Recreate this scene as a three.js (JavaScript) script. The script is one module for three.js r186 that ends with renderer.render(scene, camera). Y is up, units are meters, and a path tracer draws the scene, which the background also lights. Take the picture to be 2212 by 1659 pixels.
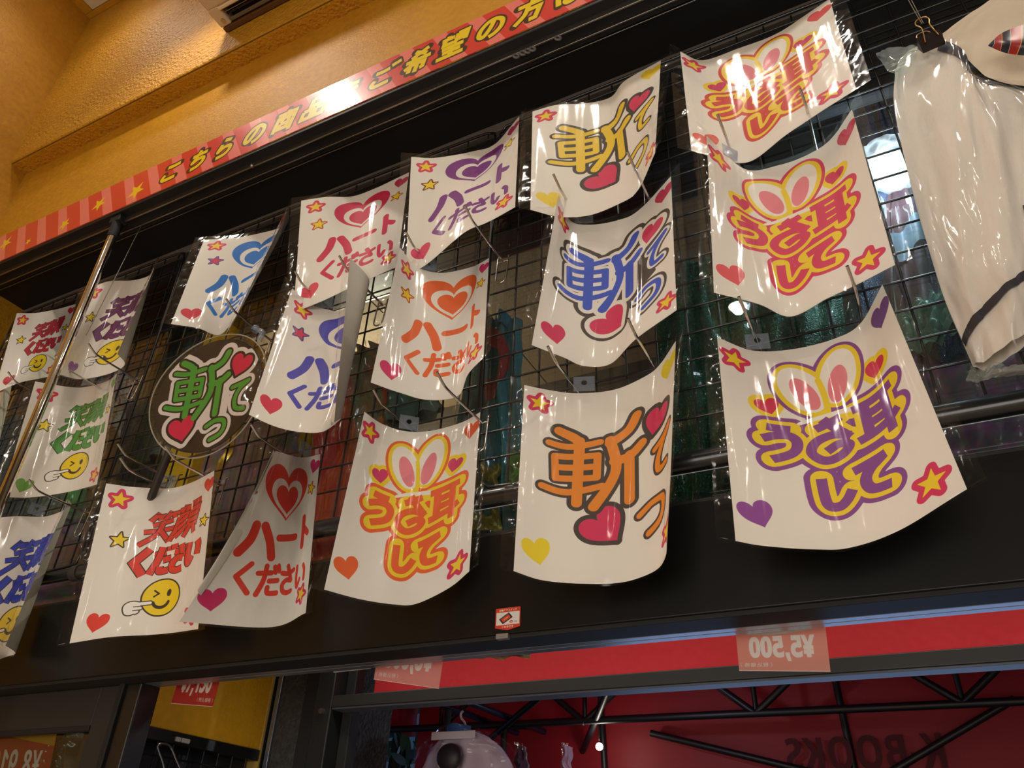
import * as THREE from 'three';
import { RoundedBoxGeometry } from 'three/addons/geometries/RoundedBoxGeometry.js';
import { mergeGeometries } from 'three/addons/utils/BufferGeometryUtils.js';
import { ImprovedNoise } from 'three/addons/math/ImprovedNoise.js';
import { FontLoader } from 'three/addons/loaders/FontLoader.js';
import { TextGeometry } from 'three/addons/geometries/TextGeometry.js';
import { RectAreaLightUniformsLib } from 'three/addons/lights/RectAreaLightUniformsLib.js';
RectAreaLightUniformsLib.init();

// ---------------------------------------------------------------- camera, sky, exposure
const EYE = 1.65;                                       // the photographer's eye above the floor; heights below are measured from it
const scene = new THREE.Scene();
scene.background = new THREE.Color().setRGB(0.045, 0.07, 0.115);   // dusk
const camera = new THREE.PerspectiveCamera(52.0787, 2212 / 1659, 0.02, 60);
camera.position.set(0, EYE, 1);
camera.rotation.set(0.572288, 0.490315, 0.042483, 'YXZ');
camera.updateMatrixWorld(true);
scene.add(camera);
const renderer = new THREE.WebGLRenderer({ antialias: true });
renderer.toneMapping = THREE.LinearToneMapping;
renderer.toneMappingExposure = 0.98;
renderer.shadowMap.enabled = true;
const WARM = [1, 0.9, 0.78], COOL = [0.72, 0.84, 1];
// unseen ceiling downlights [x, z, candela] and unseen track spot heads, placed to light sheets and banner [x, candela]
const LAMP_ROWS = [[-1.95, 0.48, 0.7], [-0.1, 0.48, 0.7], [0.9, 0.48, 0.7], [-1.7, 2.0, 3.2], [-0.5, 2.4, 3.2], [0.7, 2.2, 3.2], [1.8, 2.6, 3.2], [-0.4, 3.7, 4]];
const TRACK = { y: 2.3, z: 0.56, heads: [[-1.39, 1.5], [-0.2, 1.1], [0.6, 1.1], [1.3, 1.1]] };
const FILL_RADIANCE = 2.2;                                  // radiance of the added fill light behind the photographer
const FILM_GLARE = { at: [0.13, 1.02, -0.075], cd: 0.16 };  // glowing globe in place of a lamp reflection on the costume bag

// ---------------------------------------------------------------- helpers
const V = (x, y, z) => new THREE.Vector3(x, y, z);
let seedState = 7;
const rnd = (a = 0, b = 1) => { seedState = (seedState * 1664525 + 1013904223) >>> 0; return a + (b - a) * (seedState / 4294967296); };
const noise3 = new ImprovedNoise();
const nz = (x, y = 0, z = 0.37) => noise3.noise(x, y, z);
const clamp = (x, a, b) => Math.min(b, Math.max(a, x));
const used = {};
function numbered(name) {
  const n = used[name] = (used[name] ?? -1) + 1;
  return n ? name + '_' + String(n).padStart(3, '0') : name;
}
function tag(o, label, category, group, kind) {
  o.userData.label = label;
  if (category) o.userData.category = category;
  if (group) o.userData.group = group;
  if (kind) o.userData.kind = kind;
  return o;
}
function thing(name, label, category, at = [0, 0, 0], group) {
  const o = new THREE.Group(); o.name = numbered(name); o.position.set(at[0], at[1] + EYE, at[2]);
  scene.add(o); tag(o, label, category, group);
  return o;
}
function mesh(name, geometry, material, parent, label) {
  const m = new THREE.Mesh(geometry, material);
  m.name = parent ? name : numbered(name); m.castShadow = m.receiveShadow = true;
  if (label) m.userData.label = label;
  if (parent) parent.add(m); else { m.position.y = EYE; scene.add(m); }
  return m;
}
function part(name, geos, material, parent, label) {    // geometry given in camera-height coordinates, parent anywhere
  const g = Array.isArray(geos) ? merge(geos) : geos;
  const m = mesh(name, g, material, parent, label);
  let p = parent, off = V(0, 0, 0);
  while (p && p !== scene) { off.add(p.position); p = p.parent; }
  m.position.set(-off.x, EYE - off.y, -off.z);
  return m;
}
function structure(name, geos, material, label) {
  const m = mesh(name, Array.isArray(geos) ? merge(geos) : geos, material);
  m.userData.kind = 'structure'; if (label) m.userData.label = label;
  return m;
}
function merge(list) {
  const gs = list.map((g) => { const h = g.index ? g.toNonIndexed() : g.clone(); for (const k of Object.keys(h.attributes)) if (!['position', 'normal', 'uv'].includes(k)) h.deleteAttribute(k); return h; });
  return gs.length === 1 ? gs[0] : mergeGeometries(gs);
}
// box between two corners, edges rounded, uv in metres
function bx(x0, x1, y0, y1, z0, z1, r = 0.0015) {
  const w = x1 - x0, h = y1 - y0, d = z1 - z0, rr = Math.min(r, w / 3, h / 3, d / 3);
  const g = rr > 0 ? new RoundedBoxGeometry(w, h, d, 2, rr) : new THREE.BoxGeometry(w, h, d);
  g.translate((x0 + x1) / 2, (y0 + y1) / 2, (z0 + z1) / 2);
  return metric(g);
}
function metric(g) {                                    // box-projected uv in metres
  if (g.index) g = g.toNonIndexed();
  const p = g.attributes.position, n = g.attributes.normal, uv = new Float32Array(p.count * 2);
  for (let i = 0; i < p.count; i++) {
    const ax = Math.abs(n.getX(i)), ay = Math.abs(n.getY(i)), az = Math.abs(n.getZ(i));
    const [u, v] = az >= ax && az >= ay ? [p.getX(i), p.getY(i)] : ay >= ax ? [p.getX(i), p.getZ(i)] : [p.getZ(i), p.getY(i)];
    uv[2 * i] = u; uv[2 * i + 1] = v;
  }
  g.setAttribute('uv', new THREE.BufferAttribute(uv, 2));
  return g;
}
function rod(a, b, r, n = 8) {
  const A = V(...a), B = V(...b), L = A.distanceTo(B), g = new THREE.CylinderGeometry(r, r, L, n, 1);
  g.applyQuaternion(new THREE.Quaternion().setFromUnitVectors(V(0, 1, 0), B.clone().sub(A).normalize()));
  return g.translate((A.x + B.x) / 2, (A.y + B.y) / 2, (A.z + B.z) / 2);
}
function tube(pts, r, seg = 24, n = 8, closed = false) {
  return new THREE.TubeGeometry(new THREE.CatmullRomCurve3(pts.map((p) => V(...p)), closed, 'centripetal'), seg, r, n, closed);
}
// the point on the plane z = depth seen at a place of the photograph (for soft goods whose outline was measured there)
function at(px, py, z) {
  const d = V((px - 1106) / 1697.765, -(py - 829.5) / 1697.765, -1).applyQuaternion(camera.quaternion);
  const t = (z - 1) / d.z;
  return V(d.x * t, d.y * t, z);
}
// a smooth sheet through rows of points; rows of equal length; returns surface point at (u, v)
function cr(a, b, c, d, t) {
  const f = (k) => 0.5 * (2 * b[k] + (c[k] - a[k]) * t + (2 * a[k] - 5 * b[k] + 4 * c[k] - d[k]) * t * t + (3 * b[k] - a[k] - 3 * c[k] + d[k]) * t * t * t);
  return V(f('x'), f('y'), f('z'));
}
function along(points, t) {                             // Catmull-Rom, extrapolated straight beyond the ends
  const n = points.length - 1, x = t * n;
  if (x <= 0) return points[0].clone().addScaledVector(points[1].clone().sub(points[0]), x);
  if (x >= n) return points[n].clone().addScaledVector(points[n].clone().sub(points[n - 1]), x - n);
  const i = Math.min(n - 1, Math.floor(x));
  const a = i ? points[i - 1] : points[0].clone().multiplyScalar(2).sub(points[1]);
  const d = i < n - 1 ? points[i + 2] : points[n].clone().multiplyScalar(2).sub(points[n - 1]);
  return cr(a, points[i], points[i + 1], d, x - i);
}
// surface(u, v) -> Vector3 sampled to a grid; v = 0 at the top; uv y = 1 - v
function gridGeometry(surface, nu, nv, u0 = 0, u1 = 1, v0 = 0, v1 = 1, flip = false) {
  const pos = [], uv = [], idx = [];
  for (let j = 0; j <= nv; j++) for (let i = 0; i <= nu; i++) {
    const u = u0 + (u1 - u0) * i / nu, v = v0 + (v1 - v0) * j / nv, p = surface(u, v);
    pos.push(p.x, p.y, p.z); uv.push(u, 1 - v);
  }
  for (let j = 0; j < nv; j++) for (let i = 0; i < nu; i++) {
    const a = j * (nu + 1) + i, b = a + 1, c = a + nu + 1, d = c + 1;
    if (flip) idx.push(a, b, c, b, d, c); else idx.push(a, c, b, b, c, d);
  }
  const g = new THREE.BufferGeometry();
  g.setAttribute('position', new THREE.Float32BufferAttribute(pos, 3));
  g.setAttribute('uv', new THREE.Float32BufferAttribute(uv, 2));
  g.setIndex(idx); g.computeVertexNormals();
  return g;
}
function normalAt(s, u, v) {
  const e = 0.01, du = s(u + e, v).sub(s(u - e, v)), dv = s(u, v - e).sub(s(u, v + e));
  return du.cross(dv).normalize();
}
// ---------------------------------------------------------------- textures
function canvasTexture(w, h, draw, srgb = true) {
  const c = document.createElement('canvas'); c.width = w; c.height = h;
  draw(c.getContext('2d'), w, h);
  const t = new THREE.CanvasTexture(c); if (srgb) t.colorSpace = THREE.SRGBColorSpace;
  t.anisotropy = 8;
  return t;
}
function dataTexture(n, f, srgb = false, repeat = 1) {   // f(x, y) in 0..1 -> [r, g, b] 0..255, tileable if f is
  const d = new Uint8Array(n * n * 4);
  for (let y = 0; y < n; y++) for (let x = 0; x < n; x++) { const c = f(x / n, y / n), o = (y * n + x) * 4; d[o] = clamp(c[0], 0, 255); d[o + 1] = clamp(c[1], 0, 255); d[o + 2] = clamp(c[2], 0, 255); d[o + 3] = 255; }
  const t = new THREE.DataTexture(d, n, n); t.wrapS = t.wrapT = THREE.RepeatWrapping; t.magFilter = THREE.LinearFilter; t.minFilter = THREE.LinearFilter;
  if (srgb) t.colorSpace = THREE.SRGBColorSpace;
  t.repeat.set(repeat, repeat); t.needsUpdate = true;
  return t;
}
// tileable noise: blend of wrapped copies
function tn(x, y, f, z = 0) {
  const a = nz(x * f, y * f, z), b = nz((x - 1) * f, y * f, z), c = nz(x * f, (y - 1) * f, z), d = nz((x - 1) * f, (y - 1) * f, z);
  return (a * (1 - x) + b * x) * (1 - y) + (c * (1 - x) + d * x) * y;
}
const stuccoMap = dataTexture(512, (x, y) => { const v = 128 + 90 * tn(x, y, 60, 1) + 60 * tn(x, y, 120, 5) + 30 * tn(x, y, 22, 9); return [v, v, v]; }, false, 2.2);
const stuccoRough = dataTexture(512, (x, y) => { const v = 128 + 150 * tn(x, y, 34, 3) + 80 * tn(x, y, 70, 4); return [v, v, v]; }, false, 3);
const creaseMap = dataTexture(512, (x, y) => {          // creased film: long soft vertical folds and small crackles
  const a = nz(x * 26, y * 2.2, 1), b = nz(x * 11, y * 1.2, 4), c = nz(x * 30, y * 26, 6), k = clamp((nz(x * 4, y * 4, 9) - 0.1) * 3, 0, 1);
  const v = 128 + 60 * a + 60 * b + 36 * c * k; return [v, v, v];
}, false, 1);
const speckle = (base, amp, f = 90) => dataTexture(256, (x, y) => { const v = tn(x, y, f, 2) * amp + tn(x, y, f / 5, 7) * amp * 0.6; return base.map((b) => b + v); }, true, 1);

// ---------------------------------------------------------------- materials
const lin = (hex) => new THREE.Color(hex);
const std = (o) => new THREE.MeshStandardMaterial(o);
const phy = (o) => new THREE.MeshPhysicalMaterial(o);
const M = {
  yellow: std({ map: speckle([190, 134, 16], 16, 60), roughness: 0.62, bumpMap: stuccoMap, bumpScale: 0.0016 }),
  yellowRough: std({ map: speckle([190, 134, 16], 16, 60), roughness: 0.62, bumpMap: stuccoRough, bumpScale: 0.005 }),
  ceiling: std({ color: lin('#c8b48c'), roughness: 0.9 }),
  black: phy({ color: lin('#141312'), roughness: 0.42, clearcoat: 0.3, clearcoatRoughness: 0.3 }),
  blackMatte: std({ color: lin('#161616'), roughness: 0.7 }),
  soffit: std({ color: lin('#0d0d10'), roughness: 0.6 }),
  strip: std({ color: lin('#5c544c'), roughness: 0.55 }),
  lintel: phy({ color: lin('#141413'), roughness: 0.3, specularIntensity: 0.6 }),
  wire: phy({ color: lin('#16171a'), roughness: 0.28, clearcoat: 0.5, clearcoatRoughness: 0.15 }),
  chrome: std({ color: lin('#d9d6d2'), metalness: 1, roughness: 0.16 }),
  polished: std({ color: lin('#e2e0de'), metalness: 1, roughness: 0.07 }),
  steel: std({ color: lin('#a9a49c'), metalness: 1, roughness: 0.35 }),
  alum: std({ color: lin('#9aa3b2'), metalness: 0.7, roughness: 0.3 }),
  film: phy({ color: 0xffffff, transmission: 1, thickness: 0, ior: 1.48, roughness: 0.1, bumpMap: creaseMap, bumpScale: 0.0009 }),
  softFilm: phy({ color: 0xffffff, transmission: 1, thickness: 0, ior: 1.45, roughness: 0.09 }),
  glass: phy({ color: lin('#eef6f4'), transmission: 1, thickness: 0, ior: 1.5, roughness: 0.0 }),
  paperBack: std({ color: lin('#d6d0c4'), roughness: 0.8 }),
  bulb: std({ color: 0xffffff, emissive: new THREE.Color(1, 0.9, 0.76), emissiveIntensity: 30, roughness: 0.5 }),
  coolBulb: std({ color: 0xffffff, emissive: new THREE.Color(0.8, 0.9, 1), emissiveIntensity: 26, roughness: 0.5 }),
  whitePlastic: std({ color: lin('#d8ccb8'), roughness: 0.45 }),
  beige: std({ color: lin('#cdb899'), roughness: 0.5 }),
  grille: std({ color: lin('#17181c'), roughness: 0.6 }),
};
// ---------------------------------------------------------------- lettering, drawn stroke by stroke (100 x 100 box, y down; 'c' first = curved stroke)
const G = {
  'こ': [['c', 20, 22, 50, 24, 80, 20], ['c', 26, 58, 19, 74, 34, 85, 84, 83]],
  'ち': [[16, 28, 84, 24], ['c', 46, 6, 38, 40, 30, 60, 52, 48, 76, 50, 82, 68, 66, 86, 36, 92]],
  'ら': [[34, 10, 68, 18], ['c', 32, 30, 26, 62, 48, 48, 74, 50, 80, 68, 66, 86, 30, 92]],
  'の': [['c', 54, 20, 48, 52, 32, 80, 16, 70, 16, 44, 34, 20, 60, 16, 84, 34, 86, 62, 72, 82, 52, 90]],
  '商': [[50, 2, 50, 14], [8, 16, 92, 16], [34, 18, 40, 30], [66, 18, 60, 30], [16, 98, 16, 34, 84, 34, 84, 96, 74, 96], [42, 38, 32, 54], [58, 38, 68, 54], [34, 62, 66, 62, 66, 84, 34, 84, 34, 62]],
  '品': [[30, 8, 70, 8, 70, 40, 30, 40, 30, 8], [8, 56, 42, 56, 42, 92, 8, 92, 8, 56], [58, 56, 92, 56, 92, 92, 58, 92, 58, 56]],
  'を': [[16, 20, 82, 18], ['c', 46, 4, 38, 30, 18, 56, 36, 44, 52, 46, 54, 68], ['c', 84, 38, 50, 54, 32, 76, 48, 92, 84, 92]],
  'ご': [['c', 14, 26, 40, 28, 66, 24], ['c', 20, 58, 13, 74, 28, 86, 78, 84], [74, 6, 82, 22], [90, 2, 98, 18]],
  '希': [[28, 4, 76, 30], [76, 4, 22, 32], [6, 44, 94, 44], [44, 34, 34, 56, 8, 74], [28, 94, 28, 62, 76, 62, 76, 86, 66, 88], [52, 50, 52, 100]],
  '望': [[26, 0, 26, 12], [4, 14, 48, 14], [16, 16, 16, 38, 48, 38], ['c', 58, 4, 58, 30, 52, 46], [58, 4, 90, 4, 90, 44], [60, 18, 88, 18], [60, 31, 88, 31], [14, 56, 88, 56], [20, 74, 82, 74], [4, 94, 96, 94], [50, 56, 50, 94]],
  '方': [[50, 0, 50, 18], [6, 22, 94, 22], ['c', 40, 24, 36, 62, 10, 96], [38, 46, 80, 46, 74, 92, 54, 92]],
  'は': [['c', 18, 8, 12, 50, 20, 92], [38, 30, 94, 28], ['c', 70, 6, 71, 50, 68, 84, 48, 92, 38, 80, 52, 68, 72, 74, 94, 90]],
  'う': [[22, 10, 78, 18], ['c', 8, 44, 40, 34, 74, 36, 88, 56, 74, 82, 24, 100]],
  'さ': [['c', 12, 26, 50, 30, 88, 22], [44, 4, 72, 56], ['c', 72, 56, 40, 52, 18, 66, 24, 88, 50, 96, 80, 94]],
  'さL': [[26, 26, 84, 12], [44, 6, 96, 66], ['c', 98, 62, 60, 48, 22, 56, 8, 80, 34, 102, 70, 98, 90, 82, 70, 72, 40, 82]],
  '耳': [[2, 8, 98, 8], [26, 10, 26, 78], [74, 10, 74, 100], [26, 32, 74, 32], [26, 54, 74, 54], [2, 82, 74, 74, 98, 66]],
  'し': [['c', 24, 4, 24, 60, 30, 88, 54, 94, 76, 78, 92, 54]],
  'て': [[8, 20, 92, 8], ['c', 88, 10, 50, 28, 32, 56, 44, 84, 88, 92]],
  'っ': [['c', 4, 38, 44, 18, 84, 24, 92, 52, 76, 80, 34, 98]],
  '斬': [['c', 12, 0, 34, 14, 36, 40], [36, 14, 36, 98], ['c', 72, 18, 80, 62, 56, 104], [96, 46, 98, 104], ['c', 104, -4, 94, 12, 72, 22], ['c', 78, 48, 96, 48, 112, 38]],
  '斬H': [['c', 0, 18, 24, 22, 60, 18], [8, 36, 58, 36, 58, 66, 10, 66, 8, 36], [12, 51, 56, 51], ['c', -6, 78, 24, 84, 64, 78]],
  '笑': [[26, 0, 8, 26], [18, 12, 50, 12], [34, 14, 40, 26], [64, 0, 52, 26], [60, 12, 98, 12], [78, 14, 84, 26], [20, 40, 82, 32], [4, 60, 98, 60], ['c', 50, 36, 46, 70, 6, 102], [54, 62, 96, 102]],
  '顔': [[26, 0, 26, 12], [2, 12, 50, 12], [14, 14, 20, 26], [40, 14, 34, 26], [6, 30, 50, 30], ['c', 10, 32, 10, 70, 0, 100], [44, 36, 18, 50], [46, 52, 18, 68], [50, 68, 16, 92], [54, 6, 102, 6], [76, 8, 74, 22], [60, 24, 98, 24, 98, 72, 60, 72, 60, 24], [60, 40, 98, 40], [60, 56, 98, 56], [70, 74, 52, 100], [86, 74, 104, 100]],
  'く': [[74, 2, 22, 48, 78, 98]],
  'だ': [[8, 28, 62, 24], ['c', 38, 2, 32, 50, 12, 98], [56, 52, 94, 50], ['c', 52, 74, 56, 92, 96, 92], [74, 4, 80, 22], [92, 0, 98, 18]],
  'い': [['c', 16, 12, 18, 66, 32, 90, 48, 66], ['c', 74, 16, 88, 36, 90, 72]],
  'ハ': [['c', 36, 6, 28, 50, 6, 92], ['c', 60, 6, 78, 50, 88, 96]],
  'ー': [[4, 52, 96, 50]],
  'ト': [[32, 0, 32, 100], [34, 36, 88, 60]],
  '自': [[50, 0, 40, 14], [20, 16, 80, 16, 80, 96, 20, 96, 20, 16], [20, 42, 80, 42], [20, 68, 80, 68]],
  '動': [[44, 2, 8, 10], [4, 22, 54, 22], [30, 8, 30, 92], [10, 36, 50, 36, 50, 62, 10, 62, 10, 36], [10, 49, 50, 49], [6, 76, 54, 76], [2, 94, 58, 90], [60, 30, 98, 30, 92, 92, 80, 92], [76, 4, 74, 50, 58, 98]],
  'ド': [[24, 2, 24, 98], [26, 36, 66, 58], [66, 8, 74, 24], [84, 4, 92, 20]],
  'ア': [[8, 12, 92, 12, 78, 34, 60, 46], ['c', 50, 30, 46, 70, 20, 96]],
  'ス': [[14, 12, 82, 12], ['c', 82, 12, 60, 60, 8, 94], [54, 56, 94, 94]],
  'イ': [['c', 84, 4, 60, 36, 10, 58], [54, 36, 54, 98]],
  'ッ': [[14, 40, 24, 60], [44, 34, 52, 56], ['c', 88, 36, 80, 72, 40, 94]],
  'チ': [[78, 6, 14, 18], [6, 44, 94, 44], ['c', 52, 16, 52, 66, 20, 98]],
  '中': [[14, 22, 86, 22, 86, 64, 14, 64, 14, 22], [50, 0, 50, 100]],
  'で': [[8, 18, 84, 12], ['c', 80, 14, 44, 34, 36, 62, 50, 86, 84, 90], [74, 36, 80, 52], [90, 30, 96, 46]],
  'す': [[4, 22, 96, 20], ['c', 56, 0, 58, 50, 46, 66, 32, 54, 44, 40, 58, 52, 54, 82, 34, 98]],
  '税': [[36, 4, 8, 12], [2, 30, 42, 30], [22, 10, 22, 98], [22, 36, 4, 66], [24, 40, 40, 58], [54, 4, 60, 18], [90, 4, 80, 18], [54, 24, 92, 24, 92, 52, 54, 52, 54, 24], [62, 54, 48, 98], [78, 54, 78, 92, 98, 92]],
  '込': [[10, 6, 22, 20], [4, 40, 22, 40, 20, 76, 6, 90], [22, 80, 50, 94, 98, 94], ['c', 50, 8, 60, 30, 36, 74], [62, 26, 90, 74]],
  '価': [[26, 2, 4, 48], [18, 30, 18, 98], [36, 12, 98, 12], [56, 14, 56, 88], [76, 14, 76, 88], [40, 36, 92, 36, 92, 92, 40, 92, 40, 36]],
  '格': [[2, 26, 46, 26], [24, 2, 24, 98], [24, 34, 2, 70], [26, 40, 42, 56], [62, 2, 46, 34], [60, 16, 90, 16, 46, 58], [56, 26, 98, 58], [56, 62, 88, 62, 88, 94, 56, 94, 56, 62]],
};
function strokePath(g, s, X, Y) {
  const smooth = s[0] === 'c', q = smooth ? s.slice(1) : s, P = [];
  for (let i = 0; i < q.length; i += 2) P.push([X(q[i], q[i + 1]), Y(q[i], q[i + 1])]);
  g.beginPath(); g.moveTo(...P[0]);
  if (!smooth) { for (let i = 1; i < P.length; i++) g.lineTo(...P[i]); return; }
  const n = P.length - 1;
  for (let i = 0; i < n; i++) {
    const a = P[Math.max(0, i - 1)], b = P[i], c = P[i + 1], d = P[Math.min(n, i + 2)];
    g.bezierCurveTo(b[0] + (c[0] - a[0]) / 6, b[1] + (c[1] - a[1]) / 6, c[0] - (d[0] - b[0]) / 6, c[1] - (d[1] - b[1]) / 6, c[0], c[1]);
  }
}
// items: [glyph, x, y, w, h, skew (x shift per unit of y), rise (y shift per unit of x)]; layers: [colour, line width] widest first
function letters(g, items, layers, cap = 'round') {
  g.lineCap = cap; g.lineJoin = cap === 'round' ? 'round' : 'miter'; g.miterLimit = 2.5;
  for (const [color, lw] of layers) {
    g.strokeStyle = color; g.lineWidth = lw;
    for (const [ch, x, y, w, h, skew = 0, rise = 0, k = 1] of items) {
      g.lineWidth = lw * k;
      for (const s of G[ch]) {
        strokePath(g, s, (a, b) => x + w * (a / 100 + skew * (0.5 - b / 100)), (a, b) => y + h * b / 100 - w * rise * (a / 100 - 0.5));
        g.stroke();
      }
    }
  }
}
function lettersOf(g, item, i, layers) {                 // one stroke at a time, each with its own outline
  G['*'] = [G[item[0]][i]]; letters(g, [['*', ...item.slice(1)]], layers, 'butt');
}
function heartPath(g, x, y, s, turn = 0, wide = 1) {
  g.save(); g.translate(x, y); g.rotate(turn); g.scale(s * wide, s);
  g.beginPath(); g.moveTo(0, 0.52); g.bezierCurveTo(-0.12, 0.36, -0.52, 0.16, -0.5, -0.16); g.bezierCurveTo(-0.48, -0.46, -0.1, -0.5, 0, -0.2);
  g.bezierCurveTo(0.1, -0.5, 0.48, -0.46, 0.5, -0.16); g.bezierCurveTo(0.52, 0.16, 0.12, 0.36, 0, 0.52); g.closePath(); g.restore();
}
function heart(g, x, y, s, fill, turn = 0, outline, lw = 0, wide = 1) {
  heartPath(g, x, y, s, turn, wide);
  if (outline) { g.lineJoin = 'round'; g.strokeStyle = outline; g.lineWidth = lw; g.stroke(); }
  g.fillStyle = fill; g.fill();
}
function star(g, x, y, r, fill, outline, lw, turn = 0, inner = 0.42) {
  g.beginPath();
  for (let i = 0; i < 10; i++) { const a = turn - Math.PI / 2 + i * Math.PI / 5, q = i % 2 ? r * inner : r; g[i ? 'lineTo' : 'moveTo'](x + q * Math.cos(a), y + q * Math.sin(a)); }
  g.closePath(); g.lineJoin = 'round';
  if (outline) { g.strokeStyle = outline; g.lineWidth = lw; g.stroke(); }
  g.fillStyle = fill; g.fill();
}
const INK = '#33291f', PINK = '#d4275c', LEMON = '#f0d11c', PAPER = '#e9e3d8';
const SHEET_W = 592, SHEET_H = 800;
function sheetTexture(draw) {
  return canvasTexture(SHEET_W, SHEET_H, (g, w, h) => {
    g.fillStyle = PAPER; g.fillRect(0, 0, w, h);
    draw(g, (u) => u * w, (v) => v * h);
  });
}
function printEars({ ink, low, high, pink = '#d2265a' }) {          // "rabbit ears, please"
  return sheetTexture((g, X, Y) => {
    star(g, X(0.09), Y(0.09), 40, LEMON, PINK, 30, 0.2);
    star(g, X(0.88), Y(0.9), 42, LEMON, PINK, 32, 0.25);
    heart(g, X(0.11), Y(0.86), 100, low, -0.35);
    heart(g, X(0.92), Y(0.09), 92, high, 0.25);
    heart(g, X(0.235), Y(0.315), 74, pink, -0.25, LEMON, 36);
    heart(g, X(0.79), Y(0.27), 74, pink, 0.3, LEMON, 36);
    const ears = (grow) => {
      g.beginPath();
      g.ellipse(X(0.415), Y(0.235), 66 + grow, 118 + grow, -0.36, 0, 7); g.closePath();
      g.moveTo(X(0.61), Y(0.2)); g.ellipse(X(0.6), Y(0.205), 62 + grow, 122 + grow, 0.2, 0, 7); g.fill();
    };
    const text = [['う', X(0.17), Y(0.41), 118, 148, 0, 0], ['さL', X(0.385), Y(0.395), 128, 168, 0, 0.05], ['耳', X(0.62), Y(0.385), 136, 170, 0, 0.08], ['し', X(0.375), Y(0.685), 112, 118, 0, 0], ['て', X(0.555), Y(0.655), 108, 130, 0, 0.05]];
    g.fillStyle = ink; ears(20); letters(g, text, [[ink, 92]], 'round');
    g.fillStyle = LEMON; ears(8); letters(g, text, [[LEMON, 62]], 'butt');
    letters(g, text, [[LEMON, 60]], 'round');
    g.fillStyle = '#efe9df'; ears(-8);
    g.strokeStyle = LEMON; g.lineWidth = 18; g.beginPath(); g.moveTo(X(0.5), Y(0.2)); g.quadraticCurveTo(X(0.525), Y(0.3), X(0.515), Y(0.39)); g.stroke();
    g.fillStyle = '#e9828f';
    g.beginPath(); g.ellipse(X(0.425), Y(0.26), 31, 78, -0.34, 0, 7); g.fill();
    g.beginPath(); g.ellipse(X(0.59), Y(0.245), 29, 78, 0.2, 0, 7); g.fill();
    g.fillStyle = '#efe9df'; g.beginPath(); g.ellipse(X(0.5), Y(0.405), 84, 17, -0.12, Math.PI, 2 * Math.PI); g.lineTo(X(0.63), Y(0.412)); g.quadraticCurveTo(X(0.5), Y(0.392), X(0.37), Y(0.425)); g.fill();
    letters(g, text, [[ink, 31]], 'butt');
  });
}
function printSlash({ ink, line, halo, low, high, base = 0 }) {      // "slash me"
  return sheetTexture((g, X, Y) => {
    star(g, X(0.1), Y(0.09), 38, LEMON, PINK, 28, 0.1);
    star(g, X(0.93), Y(0.9), 34, LEMON, PINK, 24, 0.4);
    heart(g, X(0.13), Y(0.87), 104, low, -0.3);
    heart(g, X(0.93), Y(0.08), 96, high, 0.2);
    const text = [['斬', X(0.17), Y(0.225), 288, 318, 0, 0.06], ['斬H', X(0.17), Y(0.225), 288, 318, 0, 0.06, 0.72], ['て', X(0.78), Y(0.385), 92, 158, 0.2, 0.25, 0.62], ['っ', X(0.7), Y(0.66), 116, 132, 0, 0, 0.62]];
    const hearts = (fill, line2, lw) => { heart(g, X(0.82), Y(0.285), 112, fill, 0.42, line2, lw); heart(g, X(0.5), Y(0.735), 148, fill, -0.7, line2, lw); };
    if (halo) {                                          // letters with a pale ring inside one dark shape
      hearts(line, line, 68); letters(g, text, [[line, 112]]);
      g.fillStyle = line; g.beginPath(); g.moveTo(X(0.35), Y(0.5)); g.lineTo(X(0.8), Y(0.3)); g.lineTo(X(0.86), Y(0.62)); g.lineTo(X(0.5), Y(0.75)); g.fill();
      hearts('#d5285a', halo, 40); letters(g, text, [[halo, 74]]);
      hearts('#d5285a');
    } else hearts('#d5285a', line, 34), letters(g, text, [[line, 66]]);
    letters(g, text, [[ink, 37]]);
  });
}
function printHeart({ ink, small = LEMON, smallLine = '#b33a1c', low = '#d0255c', high }) {   // "a heart, please"
  return sheetTexture((g, X, Y) => {
    star(g, X(0.13), Y(0.09), 40, LEMON, PINK, 26, 0.05);
    star(g, X(0.17), Y(0.275), 40, small, smallLine, 13, 0.12);
    star(g, X(0.9), Y(0.225), 34, small, smallLine, 11, 0.3);
    star(g, X(0.89), Y(0.875), 38, LEMON, PINK, 26, 0.4);
    heart(g, X(0.13), Y(0.87), 104, low, -0.2);
    heart(g, X(0.93), Y(0.075), 84, high ?? low, 0.3);
    heart(g, X(0.565), Y(0.22), 292, ink, 0, null, 0, 1.08);
    heart(g, X(0.57), Y(0.26), 206, PAPER, 0, null, 0, 1.06);
    heart(g, X(0.57), Y(0.272), 150, ink, 0, null, 0, 1.04);
    letters(g, [['ハ', X(0.19), Y(0.44), 186, 150]], [[ink, 42]]);
    letters(g, [['ー', X(0.51), Y(0.44), 118, 110], ['ト', X(0.77), Y(0.405), 84, 140]], [[ink, 33]]);
    letters(g, [['く', X(0.2), Y(0.665), 100, 130], ['だ', X(0.37), Y(0.67), 116, 130], ['さ', X(0.575), Y(0.67), 100, 130], ['い', X(0.745), Y(0.68), 106, 120]], [[ink, 23]]);
  });
}
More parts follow.
